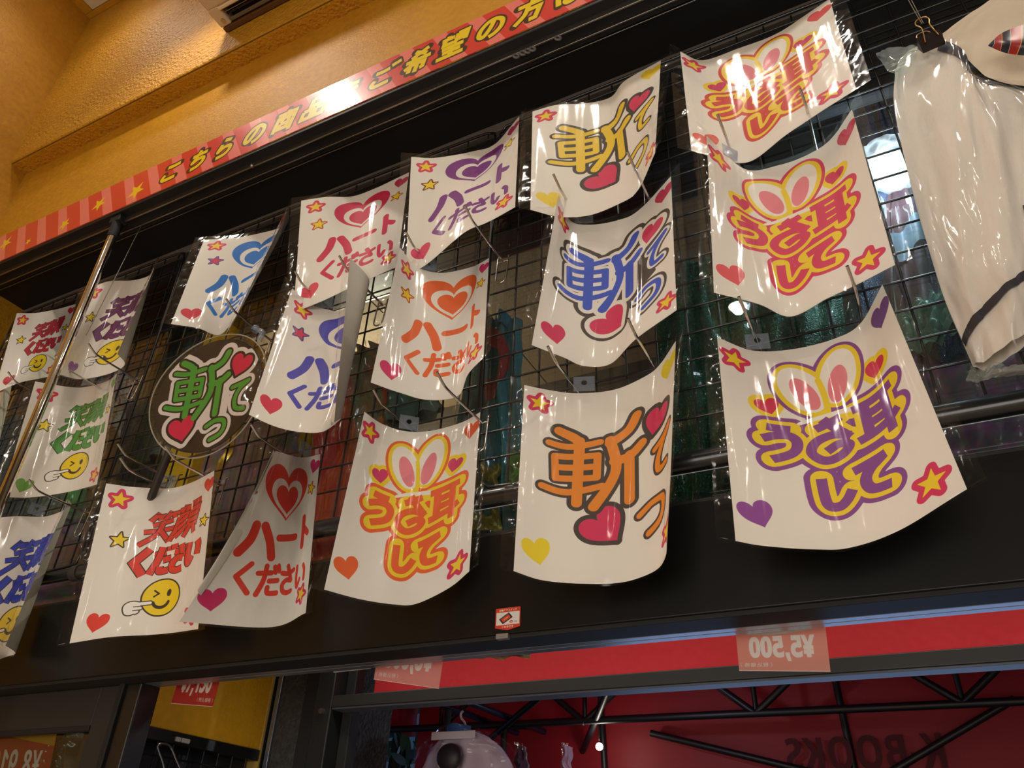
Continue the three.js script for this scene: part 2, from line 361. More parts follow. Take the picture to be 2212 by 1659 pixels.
function printSmile({ ink, low, high }) {               // "a smile, please"
  return sheetTexture((g, X, Y) => {
    star(g, X(0.13), Y(0.1), 46, LEMON, PINK, 32, 0.08);
    star(g, X(0.19), Y(0.385), 44, LEMON, INK, 12, 0.08);
    star(g, X(0.93), Y(0.33), 34, LEMON, INK, 10, 0.2);
    star(g, X(0.9), Y(0.91), 40, LEMON, PINK, 28, 0.3);
    heart(g, X(0.16), Y(0.9), 96, low, 0.2);
    heart(g, X(0.95), Y(0.08), 86, high ?? low, 0.1);
    const big = [['笑', X(0.35), Y(0.185), 150, 180, 0.28, 0.12], ['顔', X(0.59), Y(0.155), 142, 190, 0.28, 0.12]];
    const low4 = [['く', X(0.29), Y(0.45), 96, 150, 0.2, 0.12, 1.15], ['だ', X(0.44), Y(0.435), 104, 150, 0.2, 0.12, 1], ['さ', X(0.6), Y(0.43), 96, 150, 0.2, 0.12, 1], ['い', X(0.745), Y(0.42), 96, 140, 0.2, 0.12, 1.15]];
    for (const [set, a, b] of [[big, 32, 24], [low4, 40, 32]]) for (const it of set) for (let i = 0; i < G[it[0]].length; i++) lettersOf(g, it, i, [[INK, a], [ink, b]]);
    g.lineCap = 'round'; g.lineJoin = 'round'; g.strokeStyle = INK; g.fillStyle = '#f1d21a'; g.lineWidth = 7;
    const cx = X(0.58), cy = Y(0.775), r = 92;
    g.beginPath(); g.arc(cx, cy, r, 0, 7); g.fill(); g.stroke();
    g.fillStyle = INK; g.beginPath(); g.ellipse(cx + 32, cy - 20, 11, 18, 0.1, 0, 7); g.fill();
    g.lineWidth = 8; g.beginPath(); g.moveTo(cx - 38, cy - 36); g.lineTo(cx - 16, cy - 20); g.lineTo(cx - 38, cy - 6); g.stroke();
    g.lineWidth = 15; g.beginPath(); g.arc(cx - 2, cy + 12, 38, 0.35, Math.PI - 0.35); g.stroke();
    g.fillStyle = '#f4f0e8'; g.lineWidth = 5;             // the pointing hand
    g.beginPath(); g.moveTo(cx - 150, cy + 72); g.bezierCurveTo(cx - 170, cy + 30, cx - 140, cy + 10, cx - 110, cy + 14); g.lineTo(cx - 96, cy + 18); g.lineTo(cx - 48, cy + 14);
    g.bezierCurveTo(cx - 34, cy + 20, cx - 40, cy + 36, cx - 54, cy + 34); g.lineTo(cx - 88, cy + 38); g.bezierCurveTo(cx - 74, cy + 46, cx - 78, cy + 58, cx - 92, cy + 58);
    g.bezierCurveTo(cx - 86, cy + 72, cx - 100, cy + 80, cx - 112, cy + 78); g.bezierCurveTo(cx - 126, cy + 90, cx - 146, cy + 84, cx - 150, cy + 72); g.fill(); g.stroke();
    g.lineWidth = 4; for (const d of [40, 58]) { g.beginPath(); g.moveTo(cx - 92, cy + d); g.lineTo(cx - 116, cy + d + 2); g.stroke(); }
  });
}
// ================================================================ the large structure
const LEFT = -2.283, RIGHT = 2.6, BACK = 4.6, CEIL = 2.69, FLOOR = -EYE, SILL = 1.48, WZ = 0.153, UZ = 0.2055, STEP = 1.905;
structure('wall_front', [bx(LEFT - 0.1, RIGHT, SILL, STEP, -0.3, WZ, 0)], M.yellow, 'yellow painted wall above the shop window');
structure('wall_front_upper', [bx(LEFT - 0.1, RIGHT, STEP, CEIL + 0.1, -0.3, UZ, 0.012)], M.yellowRough, 'rough yellow upper wall standing out over the wall below');
structure('wall_left', [bx(LEFT - 0.2, LEFT, FLOOR, CEIL + 0.1, -0.1, BACK + 0.1, 0)], M.yellow, 'yellow side wall at the left corner');
structure('wall_right', [bx(RIGHT, RIGHT + 0.2, FLOOR, CEIL + 0.1, -0.1, BACK + 0.1, 0)], std({ color: lin('#8d8880'), roughness: 0.7 }));
structure('wall_back', [bx(LEFT - 0.1, RIGHT + 0.1, FLOOR, CEIL + 0.1, BACK, BACK + 0.15, 0)], std({ color: lin('#7d7a76'), roughness: 0.7 }));
structure('floor', [bx(LEFT - 0.2, RIGHT + 0.2, FLOOR - 0.1, FLOOR, -0.2, BACK + 0.15, 0)], std({ color: lin('#b9ae9e'), roughness: 0.5 }));
const ceilingPanelMap = dataTexture(512, (x, y) => {
  const a = tn(x, y, 46, 2) + 0.6 * nz(x * 130, y * 40, 3), s = a > 0.42 ? -95 : 0, t = tn(x, y, 9, 5) * 8;
  return [214 + s + t, 200 + s + t, 168 + s * 0.9 + t];
}, true, 1.6);
{
  const c = structure('ceiling', [bx(LEFT - 0.2, RIGHT + 0.2, CEIL + 0.03, CEIL + 0.15, 0, BACK + 0.15, 0)], M.yellow, 'ceiling of pale fissured panels inside a yellow border');
  const tile = std({ map: ceilingPanelMap, roughness: 0.95, bumpMap: ceilingPanelMap, bumpScale: 0.003 });
  part('ceiling_border', [bx(LEFT, RIGHT, CEIL, CEIL + 0.03, UZ, UZ + 0.02, 0.002), bx(LEFT, LEFT + 0.037, CEIL, CEIL + 0.03, UZ + 0.0205, BACK, 0.002)], M.yellow, c, 'yellow painted ceiling border');
  const holes = LAMP_ROWS.map(([x, z]) => [x, z]);
  for (let i = 0; i < 9; i++) for (let k = 0; k < 5; k++) {
    const x0 = LEFT + 0.038 + i * 0.54, z0 = UZ + 0.021 + k * 0.9, x1 = Math.min(RIGHT, x0 + 0.537), z1 = Math.min(BACK, z0 + 0.897);
    if (x1 - x0 > 0.05 && z1 - z0 > 0.05) part('ceiling_panel', bx(x0, x1, CEIL + 0.004, CEIL + 0.03, z0, z1, 0.002), tile, c);
  }
}
// soffit over the window, the frame under it and the dark panel above the glass
structure('trim_1', [bx(LEFT, RIGHT, SILL - 0.012, SILL, -0.06, WZ + 0.001, 0.002)], M.soffit, 'black soffit over the shop window');
structure('trim_2', [bx(LEFT, RIGHT, 1.441, SILL - 0.012, -0.06, -0.018, 0.002)], M.strip, 'dark grey frame rail along the top of the window');
{
  const t = structure('trim_3', [bx(LEFT, RIGHT, 1.178, 1.441, -0.06, -0.034, 0.001)], M.soffit, 'black panel between window frame and glass');
  part('panel_groove', [1.21, 1.232, 1.30, 1.318, 1.40].map((y) => bx(LEFT, RIGHT, y, y + 0.004, -0.0345, -0.031, 0.001)), M.blackMatte, t);
}
structure('wall_right_pier', [bx(0.95, RIGHT, FLOOR, SILL, -0.2, 0.0, 0.002)], M.black, 'black pier beside the window');
// lintel under the glass
{
  const l = structure('trim_4', [bx(LEFT, 0.96, 0.306, 0.46, -0.03, 0.0, 0.002)], M.lintel, 'glossy black lintel panel between window and doors');
  part('ledge', [bx(LEFT, 0.96, 0.455, 0.4655, -0.06, -0.002, 0.001)], M.black, l);
  part('underside', [bx(LEFT, 0.96, 0.3, 0.307, -0.056, -0.004, 0.001), bx(LEFT, 0.96, 0.312, 0.455, -0.06, -0.031, 0)], M.blackMatte, l);
  part('door_track', [bx(-1.33, 0.96, 0.3, 0.312, -0.072, -0.0565, 0.001), bx(-1.33, 0.96, 0.3, 0.312, -0.09, -0.0735, 0.001)], M.alum, l, 'grey aluminium door track');
}
// the pane above the lintel
{
  const w = structure('window_1', [bx(LEFT, 0.95, 0.462, 1.182, -0.041, -0.035, 0)], M.glass, 'glass pane of the transom window');
  part('window_frame', [bx(LEFT, 0.95, 0.463, 0.476, -0.058, -0.0425, 0.001)], M.black, w);
}
// left door leaf with its pane, post at its edge
{
  const d = structure('door_1', [bx(LEFT, -1.42, 0.23, 0.3, -0.075, -0.05, 0.002), bx(-1.42, -1.366, -1.6, 0.3, -0.075, -0.05, 0.002)], std({ color: lin('#262524'), roughness: 0.6 }), 'dark door leaf at the left');
  part('door_edge', [bx(-1.366, -1.352, -1.6, 0.302, -0.08, -0.044, 0.002)], M.blackMatte, d);
  part('door_post', [bx(-1.352, -1.312, -1.6, 0.302, -0.095, -0.05, 0.004)], M.black, d);
  part('door_pane', [bx(LEFT, -1.42, -1.6, 0.23, -0.066, -0.062, 0)], M.glass, d);
  part('glazing_bead', [bx(LEFT, -1.42, 0.222, 0.231, -0.062, -0.048, 0.001)], M.blackMatte, d);
}
// ---------------------------------------------------------------- outside the doors
structure('street', [bx(-6, 4, FLOOR - 0.1, FLOOR, -9, -0.2, 0)], std({ color: lin('#3a3a3c'), roughness: 0.85 }));
const plank = canvasTexture(512, 512, (g, w, h) => {
  g.fillStyle = '#8d7960'; g.fillRect(0, 0, w, h);
  for (let i = 0; i < 900; i++) { const x = rnd(0, w), y = rnd(0, h); g.fillStyle = `rgba(${rnd() < 0.5 ? '60,46,32' : '176,152,122'},${rnd(0.03, 0.1)})`; g.fillRect(x, y, rnd(1, 3), rnd(60, 300)); }
});
plank.wrapS = plank.wrapT = THREE.RepeatWrapping;
{
  const s = structure('ceiling_outside', [bx(-4, 2.2, 1.53, 1.6, -1.1, -0.06, 0)], M.blackMatte, 'plank ceiling outside over the pavement');
  const wood = std({ map: plank, roughness: 0.7 });
  for (let i = 0; i < 20; i++) part('plank', bx(-3.98 + i * 0.3, -3.98 + i * 0.3 + 0.297, 1.5, 1.53, -1.1, -0.06, 0.002), wood, s);
  part('ceiling_channel', [bx(-4, 2.2, 1.475, 1.5, -0.43, -0.34, 0.003)], M.black, s, 'black channel across the planks');
  part('channel_edge', [bx(-4, 2.2, 1.474, 1.478, -0.437, -0.431, 0.001)], M.steel, s);
  part('end_beam', [bx(-4, 2.2, 1.2, 1.6, -1.2, -1.1, 0.004)], std({ color: lin('#3b332c'), roughness: 0.7 }), s);
}
{
  const b = structure('building_across', [bx(-9, 5, FLOOR, 6, -8.4, -8, 0)], std({ color: lin('#5a6069'), roughness: 0.8 }), 'building across the street in dusk');
  const band = std({ color: lin('#b9c6d6'), roughness: 0.6 }), dark = std({ color: lin('#1d2c42'), roughness: 0.3 });
  for (let i = 0; i < 22; i++) part('facade_band', bx(-9, 5, -1 + i * 0.27, -0.86 + i * 0.27, -8, -7.9, 0.01), band, b);
  for (let i = 0; i < 12; i++) part('facade_pier', bx(-9 + i * 1.1, -8.7 + i * 1.1, -1.6, 5, -8, -7.86, 0.01), dark, b);
}
{                                                        // unseen lit shop front across the street, placed to tint undersides blue
  const p = structure('unseen_shop_front', [bx(-3.2, 1.6, -1.3, 0.1, -7.8, -7.7, 0.01)], M.blackMatte, 'unseen lit shop window across the street, placed to tint the frame undersides blue');
  part('lit_pane', bx(-3.1, 1.5, -1.2, 0.02, -7.7, -7.69, 0), std({ color: 0xffffff, emissive: new THREE.Color(0.35, 0.55, 1), emissiveIntensity: 1.2 }), p);
  const a = new THREE.RectAreaLight(new THREE.Color(0.42, 0.6, 1), 3, 4.6, 1.2); a.position.set(-0.8, EYE - 0.6, -7.67); a.lookAt(-0.8, EYE - 0.6, 0); scene.add(a);
}
// yellow side wall outside and the pillar at its end
{
  const w = structure('wall_outside', [bx(-1.5, -1.411, 0.2495, 1.2, -0.49, -0.1, 0.002)], std({ map: speckle([236, 176, 18], 14, 60), roughness: 0.7, bumpMap: stuccoMap, bumpScale: 0.002 }), 'bright yellow wall outside the doors');
  part('wall_edge', [bx(-1.5, -1.4085, 0.2495, 1.2, -0.4935, -0.49, 0.0005), bx(-1.5, -1.409, -1.6, 1.2, -0.4975, -0.4935, 0)], std({ color: lin('#d8b45c'), roughness: 0.6 }), w);
  structure('trim_5', [bx(-1.52, -1.408, -1.6, 1.2, -0.53, -0.4985, 0.002)], M.blackMatte);
  const pil = structure('pillar', [bx(-1.387, -1.27, -1.6, 1.2, -0.8, -0.5, 0.006)], std({ map: speckle([70, 70, 68], 26, 70), roughness: 0.9, bumpMap: stuccoRough, bumpScale: 0.006 }), 'rough dark grey rendered pillar between the doors');
  part('corner_trim', [bx(-1.401, -1.388, -1.6, 1.2, -0.52, -0.499, 0.002)], M.alum, pil, 'pale metal corner trim');
}
{
  const f = structure('door_2', [bx(-1.194, -1.148, -1.6, 1.0, -0.47, -0.4, 0.003)], std({ color: lin('#1b1e1e'), roughness: 0.45 }), 'dark metal frame of the outer doorway');
  part('frame_reveal', [bx(-1.262, -1.195, -1.6, 1.0, -0.5, -0.44, 0.003), bx(-1.148, -1.122, -1.6, 1.0, -0.47, -0.44, 0.003)], M.blackMatte, f);
  part('frame_bar', [bx(-1.148, 0.9, 0.312, 0.336, -0.45, -0.4, 0.002)], std({ color: lin('#2a2a28'), roughness: 0.4 }), f, 'dark horizontal frame bar');
  part('bar_underside', [bx(-1.148, 0.9, 0.3085, 0.3125, -0.442, -0.404, 0.001)], std({ color: lin('#6d7480'), metalness: 0.6, roughness: 0.5 }), f);
  part('bolt', [rod([-1.168, 0.305, -0.402], [-1.168, 0.305, -0.392], 0.006, 10)], M.steel, f);
}
{                                                        // unseen tube light behind the lintel, placed to brighten the red board and tags
  const t = thing('unseen_tube_lamp', 'unseen slim tube lamp behind the lintel, placed to light the red board and price tags', 'lamp', [-0.15, 0.47, -0.3]);
  part('lamp_tube', new THREE.CylinderGeometry(0.012, 0.012, 2.0, 16).rotateZ(Math.PI / 2).translate(-0.15, 0.462, -0.3), std({ color: 0xffffff, emissive: new THREE.Color(1, 0.95, 0.9), emissiveIntensity: 3 }), t);
  part('lamp_holder', bx(-1.17, 0.87, 0.478, 0.505, -0.315, -0.285, 0.003), M.whitePlastic, t);
  const a = new THREE.RectAreaLight(new THREE.Color(1, 0.93, 0.86), 5.5, 2.0, 0.024); a.position.set(-0.15, EYE + 0.448, -0.3); a.lookAt(-0.15, EYE, -0.42); scene.add(a);
  const b = new THREE.RectAreaLight(new THREE.Color(1, 0.93, 0.86), 3, 2.0, 0.024); b.position.set(-0.15, EYE + 0.449, -0.29); b.lookAt(-0.15, EYE, -0.05); scene.add(b);
}
// red board above the bar; awning beyond with its truss and its printed valance
const redCloth = std({ map: speckle([214, 44, 52], 8, 80), roughness: 0.75 });
const redVinyl = phy({ color: lin('#a50a1e'), roughness: 0.6, transmission: 0.35, thickness: 0 });
{
  const b = structure('board_outside', [bx(-1.12, -0.21, 0.347, 0.9, -0.52, -0.505, 0.001)], redCloth, 'red board over the outer doorway');
  part('board_panel', [bx(-0.208, 0.9, 0.347, 0.9, -0.52, -0.505, 0.001)], redCloth, b);
}
{
  const a = thing('awning', 'deep red street awning with black tube truss and mirrored shop name seen from below', 'awning');
  const v0 = [V(-1.88, 0.62, -0.6), V(0.9, 0.62, -0.6)], v1 = [V(-1.88, 0.85, -1.85), V(0.9, 0.85, -1.85)];
  const roof = (u, v) => v0[0].clone().lerp(v0[1], u).lerp(v1[0].clone().lerp(v1[1], u), v).add(V(0, -0.02 * Math.sin(v * Math.PI) * Math.abs(Math.sin(u * 9)), 0));
  part('awning_roof', gridGeometry(roof, 36, 8), redVinyl, a);
  part('valance', gridGeometry((u, v) => V(-1.88 + 2.78 * u, 0.85 - 0.53 * v, -1.85 + 0.01 * Math.sin(u * 22)), 60, 4), redVinyl, a);
  part('side_flap', gridGeometry((u, v) => V(-1.89, (0.62 + 0.23 * u) * (1 - v) + 0.5 * v, -0.6 - 1.25 * u), 12, 3), redVinyl, a);
  const tubeM = std({ color: lin('#15131a'), roughness: 0.45 });
  const bar = (p, q, r = 0.011) => part('truss_tube', rod(p, q, r), tubeM, a);
  bar([-1.88, 0.487, -1.6], [0.9, 0.472, -1.6], 0.012); bar([-1.88, 0.7, -1.6], [0.9, 0.7, -1.6], 0.01);
  for (let i = 0; i < 5; i++) {
    const x = -1.62 + i * 0.56; bar([x, 0.48, -1.6], [x + 0.28, 0.7, -1.6]); bar([x + 0.28, 0.7, -1.6], [x + 0.56, 0.477, -1.6]); bar([x, 0.48, -1.6], [x, 0.7, -1.6], 0.008);
  }
  for (const x of [-1.1, -0.29, 0.26]) bar([x, 0.82, -1.83], [x + 0.02, 0.3, -1.83], 0.011);
  bar([-0.9, 0.47, -1.8], [-0.32, 0.32, -1.8]); bar([-0.2, 0.32, -1.8], [0.2, 0.52, -1.8]); bar([-1.88, 0.31, -1.83], [0.9, 0.31, -1.83], 0.008);
  bar([-1.55, 0.43, -1.75], [-0.75, 0.62, -1.1]); bar([-1.2, 0.42, -1.9], [-0.6, 0.64, -0.9]);
  const font = await new FontLoader().loadAsync('fonts/droid/droid_sans_bold.typeface.json');
  const name = new TextGeometry('K-BOOKS', { font, size: 0.094, depth: 0.0015, curveSegments: 6 }); name.computeBoundingBox();
  const w = name.boundingBox.max.x; name.scale(-0.46 / w, 1, 1); name.translate(-0.005, 0.345, -1.815);
  { const ix = name.index; if (!ix) { const p = name.attributes.position.array; for (let i = 0; i < p.length; i += 9) for (let k = 0; k < 3; k++) { const t = p[i + 3 + k]; p[i + 3 + k] = p[i + 6 + k]; p[i + 6 + k] = t; } } name.computeVertexNormals(); }
  part('shop_name', name, std({ color: lin('#4c0a14'), roughness: 0.8 }), a, 'dark red lettering showing through mirrored');
  const l = thing('flood_lamp', 'small cool white lamp under the red awning just behind the frame bar', 'lamp', [-0.7, 0.47, -1.15]);
  part('glow_globe', new THREE.SphereGeometry(0.012, 20, 14).translate(-0.7, 0.478, -1.15), M.coolBulb, l);
  part('cord', rod([-0.7, 0.5, -1.15], [-0.7, 0.7, -1.15], 0.003), M.blackMatte, l);
  const s2 = new THREE.PointLight(new THREE.Color(...COOL), 0.1); s2.position.set(-0.7, EYE + 0.478, -1.15); s2.castShadow = true; s2.shadow.radius = 0.6; scene.add(s2);
  const l2 = thing('work_lamp', 'small warm bulb glowing beside the hanger rail under the awning', 'lamp', [-1.03, 0.41, -1.65]);
  part('glow_globe', new THREE.SphereGeometry(0.012, 20, 14).translate(-1.03, 0.41, -1.65), M.bulb, l2);
  part('cord', rod([-1.03, 0.43, -1.65], [-1.03, 0.79, -1.65], 0.003), M.blackMatte, l2);
  const s3 = new THREE.PointLight(new THREE.Color(...WARM), 0.02); s3.position.set(-1.03, EYE + 0.41, -1.65); s3.castShadow = true; s3.shadow.radius = 0.6; scene.add(s3);
}
// measured sheets: columns of [u along the top, u along the bottom, top point, bottom point]
const SHEETS = {
  earsRed: [[0, 0, -.165, 1.32, .084, -.16, 1, .128], [.163, .141, -.131, 1.305, .059, -.128, .989, .11], [.39, .34, -.069, 1.305, .056, -.081, .977, .089], [.65, .622, .003, 1.306, .055, -.009, .991, .109], [1, 1, .097, 1.318, .074, .088, 1.006, .133]],
  earsPink: [[0, 0, -.131, 1.007, .141, -.15, .689, .151], [.297, .251, -.091, .969, .086, -.098, .668, .128], [.497, .434, -.04, .962, .076, -.063, .652, .106], [.682, .632, .008, .966, .076, -.016, .662, .112], [.817, .788, .042, .974, .085, .021, .668, .117], [1, 1, .077, .993, .11, .071, .677, .126]],
  earsPurple: [[0, 0, -.164, .657, .093, -.17, .352, .112], [.199, .122, -.124, .637, .071, -.14, .344, .105], [.406, .338, -.074, .631, .061, -.086, .336, .095], [.621, .478, -.02, .632, .061, -.05, .334, .092], [.777, .684, .017, .642, .068, .002, .344, .097], [1, 1, .053, .676, .094, .076, .373, .114]],
  slashYellow: [[0, 0, -.461, 1.293, .099, -.437, .974, .142], [.187, .197, -.412, 1.298, .089, -.397, .969, .111], [.39, .389, -.361, 1.299, .068, -.351, .97, .092], [.574, .597, -.313, 1.305, .056, -.299, .98, .086], [.719, .747, -.279, 1.322, .067, -.263, .993, .09], [1, 1, -.206, 1.341, .067, -.219, 1.028, .124]],
  slashBlue: [[0, 0, -.391, 1.002, .128, -.428, .689, .141], [.193, .203, -.387, .977, .088, -.389, .673, .114], [.339, .336, -.357, .971, .069, -.364, .663, .094], [.524, .494, -.313, .976, .055, -.327, .665, .08], [.687, .71, -.276, .989, .049, -.282, .69, .09], [1, 1, -.21, 1.025, .067, -.216, .72, .096]],
  slashOrange: [[0, 0, -.455, .644, .108, -.45, .345, .131], [.137, .172, -.425, .638, .091, -.419, .336, .11], [.323, .411, -.382, .632, .071, -.369, .331, .091], [.544, .629, -.328, .635, .055, -.322, .333, .075], [.742, .814, -.28, .648, .053, -.282, .344, .07], [.85, .914, -.256, .661, .057, -.265, .358, .076], [1, 1, -.228, .685, .069, -.26, .377, .08]],
  heartPurple: [[0, 0, -.729, 1.27, .12, -.704, .952, .116], [.204, .151, -.687, 1.277, .091, -.673, .964, .104], [.509, .544, -.622, 1.301, .056, -.59, 1.006, .111], [.702, .749, -.576, 1.315, .043, -.545, 1.022, .104], [1, 1, -.512, 1.352, .059, -.492, 1.047, .095]],
  heartOrange: [[0, 0, -.692, .972, .158, -.706, .682, .162], [.235, .207, -.685, .962, .11, -.676, .676, .127], [.455, .422, -.65, .96, .078, -.642, .673, .092], [.697, .653, -.607, .975, .055, -.6, .686, .064], [.864, .832, -.597, 1, .033, -.581, .722, .068], [1, 1, -.586, 1.022, .018, -.555, .75, .066]],
  earsOrange: [[0, 0, -.717, .634, .153, -.727, .342, .166], [.201, .244, -.709, .631, .111, -.693, .337, .124], [.389, .449, -.684, .63, .078, -.661, .336, .091], [.576, .599, -.652, .636, .055, -.637, .341, .069], [.827, .834, -.61, .657, .028, -.597, .367, .046], [1, 1, -.586, .68, .012, -.573, .392, .035]],
  heartPink: [[0, 0, -1.021, 1.272, .118, -.973, .947, .109], [.224, .252, -.974, 1.289, .09, -.917, .966, .098], [.451, .481, -.932, 1.306, .055, -.874, .993, .081], [.668, .71, -.883, 1.326, .039, -.824, 1.01, .074], [1, 1, -.818, 1.374, .012, -.79, 1.058, .038]],
  heartViolet: [[0, 0, -.97, .993, .13, -.962, .68, .165], [.169, .201, -.951, .974, .095, -.927, .664, .136], [.306, .391, -.926, .968, .072, -.89, .658, .11], [.442, .562, -.894, .969, .056, -.853, .659, .093], [.751, .737, -.822, .997, .075, -.836, .691, .073], [1, 1, -.828, 1.018, .135, -.809, .655, .117]],
  heartRed: [[.3, 0, -.882, .593, .163, -.986, .32, .176], [.8, .696, -.928, .642, .055, -.911, .334, .066], [1, 1, -.925, .669, .012, -.878, .364, .027]],
  heartBlue: [[0, 0, -1.307, 1.263, .122, -1.25, .963, .171], [.261, .233, -1.257, 1.281, .084, -1.225, .976, .124], [.493, .443, -1.21, 1.301, .056, -1.212, .986, .078], [.764, .698, -1.149, 1.323, .035, -1.2, 1.042, .06], [1, 1, -1.105, 1.325, .075, -1.179, .979, .085]],
  smileRed: [[0, 0, -1.332, .628, .138, -1.27, .32, .146], [.208, .283, -1.303, .632, .1, -1.215, .334, .113], [.482, .545, -1.258, .641, .055, -1.171, .344, .072], [.719, .742, -1.204, .649, .046, -1.128, .347, .06], [1, 1, -1.14, .655, .059, -1.069, .346, .066]],
  smilePurple: [[0, 0, -1.744, 1.27, .106, -1.649, .966, .133], [.256, .342, -1.723, 1.318, .073, -1.68, 1.001, .067], [.515, .633, -1.671, 1.329, .04, -1.615, 1.011, .046], [.722, .831, -1.631, 1.352, .021, -1.576, 1.034, .036], [1, 1, -1.571, 1.355, .052, -1.562, 1.039, .072]],
  smileCrimson: [[0, 0, -1.919, 1.216, .155, -1.85, .95, .155], [.321, .315, -1.934, 1.257, .106, -1.842, 1.001, .118], [.68, .67, -1.942, 1.309, .055, -1.86, 1.049, .068], [1, 1, -1.943, 1.358, .013, -1.889, 1.091, .025]],
  smileGreen: [[0, 0, -1.759, .982, .123, -1.687, .667, .127], [.289, .23, -1.741, 1, .059, -1.681, .686, .076], [.472, .503, -1.725, 1.016, .022, -1.636, .707, .033], [.763, .777, -1.656, 1.02, .016, -1.571, .71, .028], [1, 1, -1.601, 1.018, .032, -1.519, .705, .037]],
  smileBlue: [[0, 0, -1.731, .604, .152, -1.611, .303, .166], [.329, .346, -1.696, .64, .086, -1.603, .323, .087], [.595, .669, -1.679, .662, .024, -1.632, .355, .024], [.807, .791, -1.632, .683, .009, -1.603, .359, .027], [1, 1, -1.593, .681, .04, -1.576, .361, .068]],
};
// ================================================================ banner, curtain rail, pole, air conditioner, unseen and added lamps
{
  const X0 = LEFT + 0.003, X1 = 0.5, XM = (X0 + X1) / 2, Y0 = SILL, Y1 = 1.603;
  const word = 'こちらの商品をご希望の方は', wx = [-1.483, -1.389, -1.297, -1.197, -1.101, -1.01, -0.914, -0.814, -0.722, -0.632, -0.538, -0.445, -0.352];
  const stars = [[-2.169, 1.556, 0.03], [-2.042, 1.515, 0.014], [-1.889, 1.52, 0.024], [-1.758, 1.542, 0.028], [-1.606, 1.526, 0.033]];
  const half = (a, b) => canvasTexture(2048, 176, (g, w, h) => {
    const X = (x) => (x - a) / (b - a) * w, Y = (y) => (Y1 - y) / (Y1 - Y0) * h, s = w / (b - a);
    g.fillStyle = '#d8352e'; g.fillRect(0, 0, w, h);
    g.fillStyle = '#ee7b72';
    for (let x = -2.5; x < 0.9; x += 0.0905) { g.beginPath(); g.moveTo(X(x), 0); g.lineTo(X(x + 0.036), 0); g.lineTo(X(x + 0.1), h); g.lineTo(X(x + 0.062), h); g.fill(); }
    for (const [x, y, r] of stars) star(g, X(x), Y(y), r * s, '#f3cf17', null, 0, 0.5, 0.4);
    const items = [...word].map((c, i) => [c, X(wx[i]) - 0.037 * s, Y(1.581), 0.074 * s, 0.074 * s, 0.2, 0]);
    letters(g, items, [['#3a1c10', 0.0226 * s]], 'round');
    letters(g, items, [['#f2d21b', 0.0128 * s]], 'butt');
  });
  const t = thing('banner_strip', 'long red striped banner with stars and yellow lettering under the yellow wall', 'banner', [-0.9, Y0, WZ]);
  const gloss = (map) => phy({ map, roughness: 0.35, clearcoat: 1, clearcoatRoughness: 0.09, bumpMap: stuccoMap, bumpScale: 0.0002 });
  const face = (a, b, map) => {
    const g = new THREE.BoxGeometry(b - a, Y1 - Y0, 0.003, 1, 1, 1); g.translate((a + b) / 2, (Y0 + Y1) / 2, WZ + 0.0016);
    part('printed_panel', g, gloss(map), t);
  };
  face(X0, XM, half(X0, XM)); face(XM, X1, half(XM, X1));
}
{
  const r = thing('curtain_rail', 'pale metal curtain rail running along the black soffit', 'rail', [-0.9, SILL - 0.02, 0.1]);
  const xs = [LEFT + 0.01, 0.9];
  part('rail_lip', bx(xs[0], xs[1], 1.452, 1.4685, 0.1285, 0.1325, 0.001), M.steel, r);
  part('rail_lip', bx(xs[0], xs[1], 1.456, 1.4685, 0.098, 0.102, 0.001), M.steel, r);
  part('rail_lip', bx(xs[0], xs[1], 1.458, 1.4685, 0.0815, 0.0835, 0.0006), M.steel, r);
  part('rail_web', bx(xs[0], xs[1], 1.462, 1.468, 0.085, 0.13, 0.001), M.blackMatte, r);
  for (const x of [-0.487, -0.472, -0.461, -0.45, -0.393]) part('runner', new THREE.TorusGeometry(0.0058, 0.0028, 6, 12).rotateY(0.5).translate(x, 1.447, 0.13), std({ color: lin('#6f6a68'), roughness: 0.5 }), r);
  part('rail_screw', new THREE.SphereGeometry(0.006, 10, 8).translate(-1.2, 1.452, 0.134), M.steel, r);
}
{
  const p = thing('chrome_pole', 'shiny vertical chrome pole in front of the left sheets', 'pole', [-1.665, -1.6, 0.136]);
  part('tube', new THREE.CylinderGeometry(0.0112, 0.0112, 3.02, 28).translate(-1.665, -0.11, 0.136), M.polished, p);
  part('top_bracket', [new THREE.CylinderGeometry(0.0145, 0.0135, 0.05, 20).translate(-1.665, 1.425, 0.136), bx(-1.685, -1.645, 1.445, 1.4675, 0.124, 0.15, 0.003)], M.blackMatte, p);
  part('foot', new THREE.CylinderGeometry(0.03, 0.034, 0.03, 24).translate(-1.665, -1.635, 0.136), M.chrome, p);
  part('tie_wire', rod([-1.62, 1.46, 0.1], [-1.66, 1.1, 0.105], 0.0012, 6), M.steel, p);
}
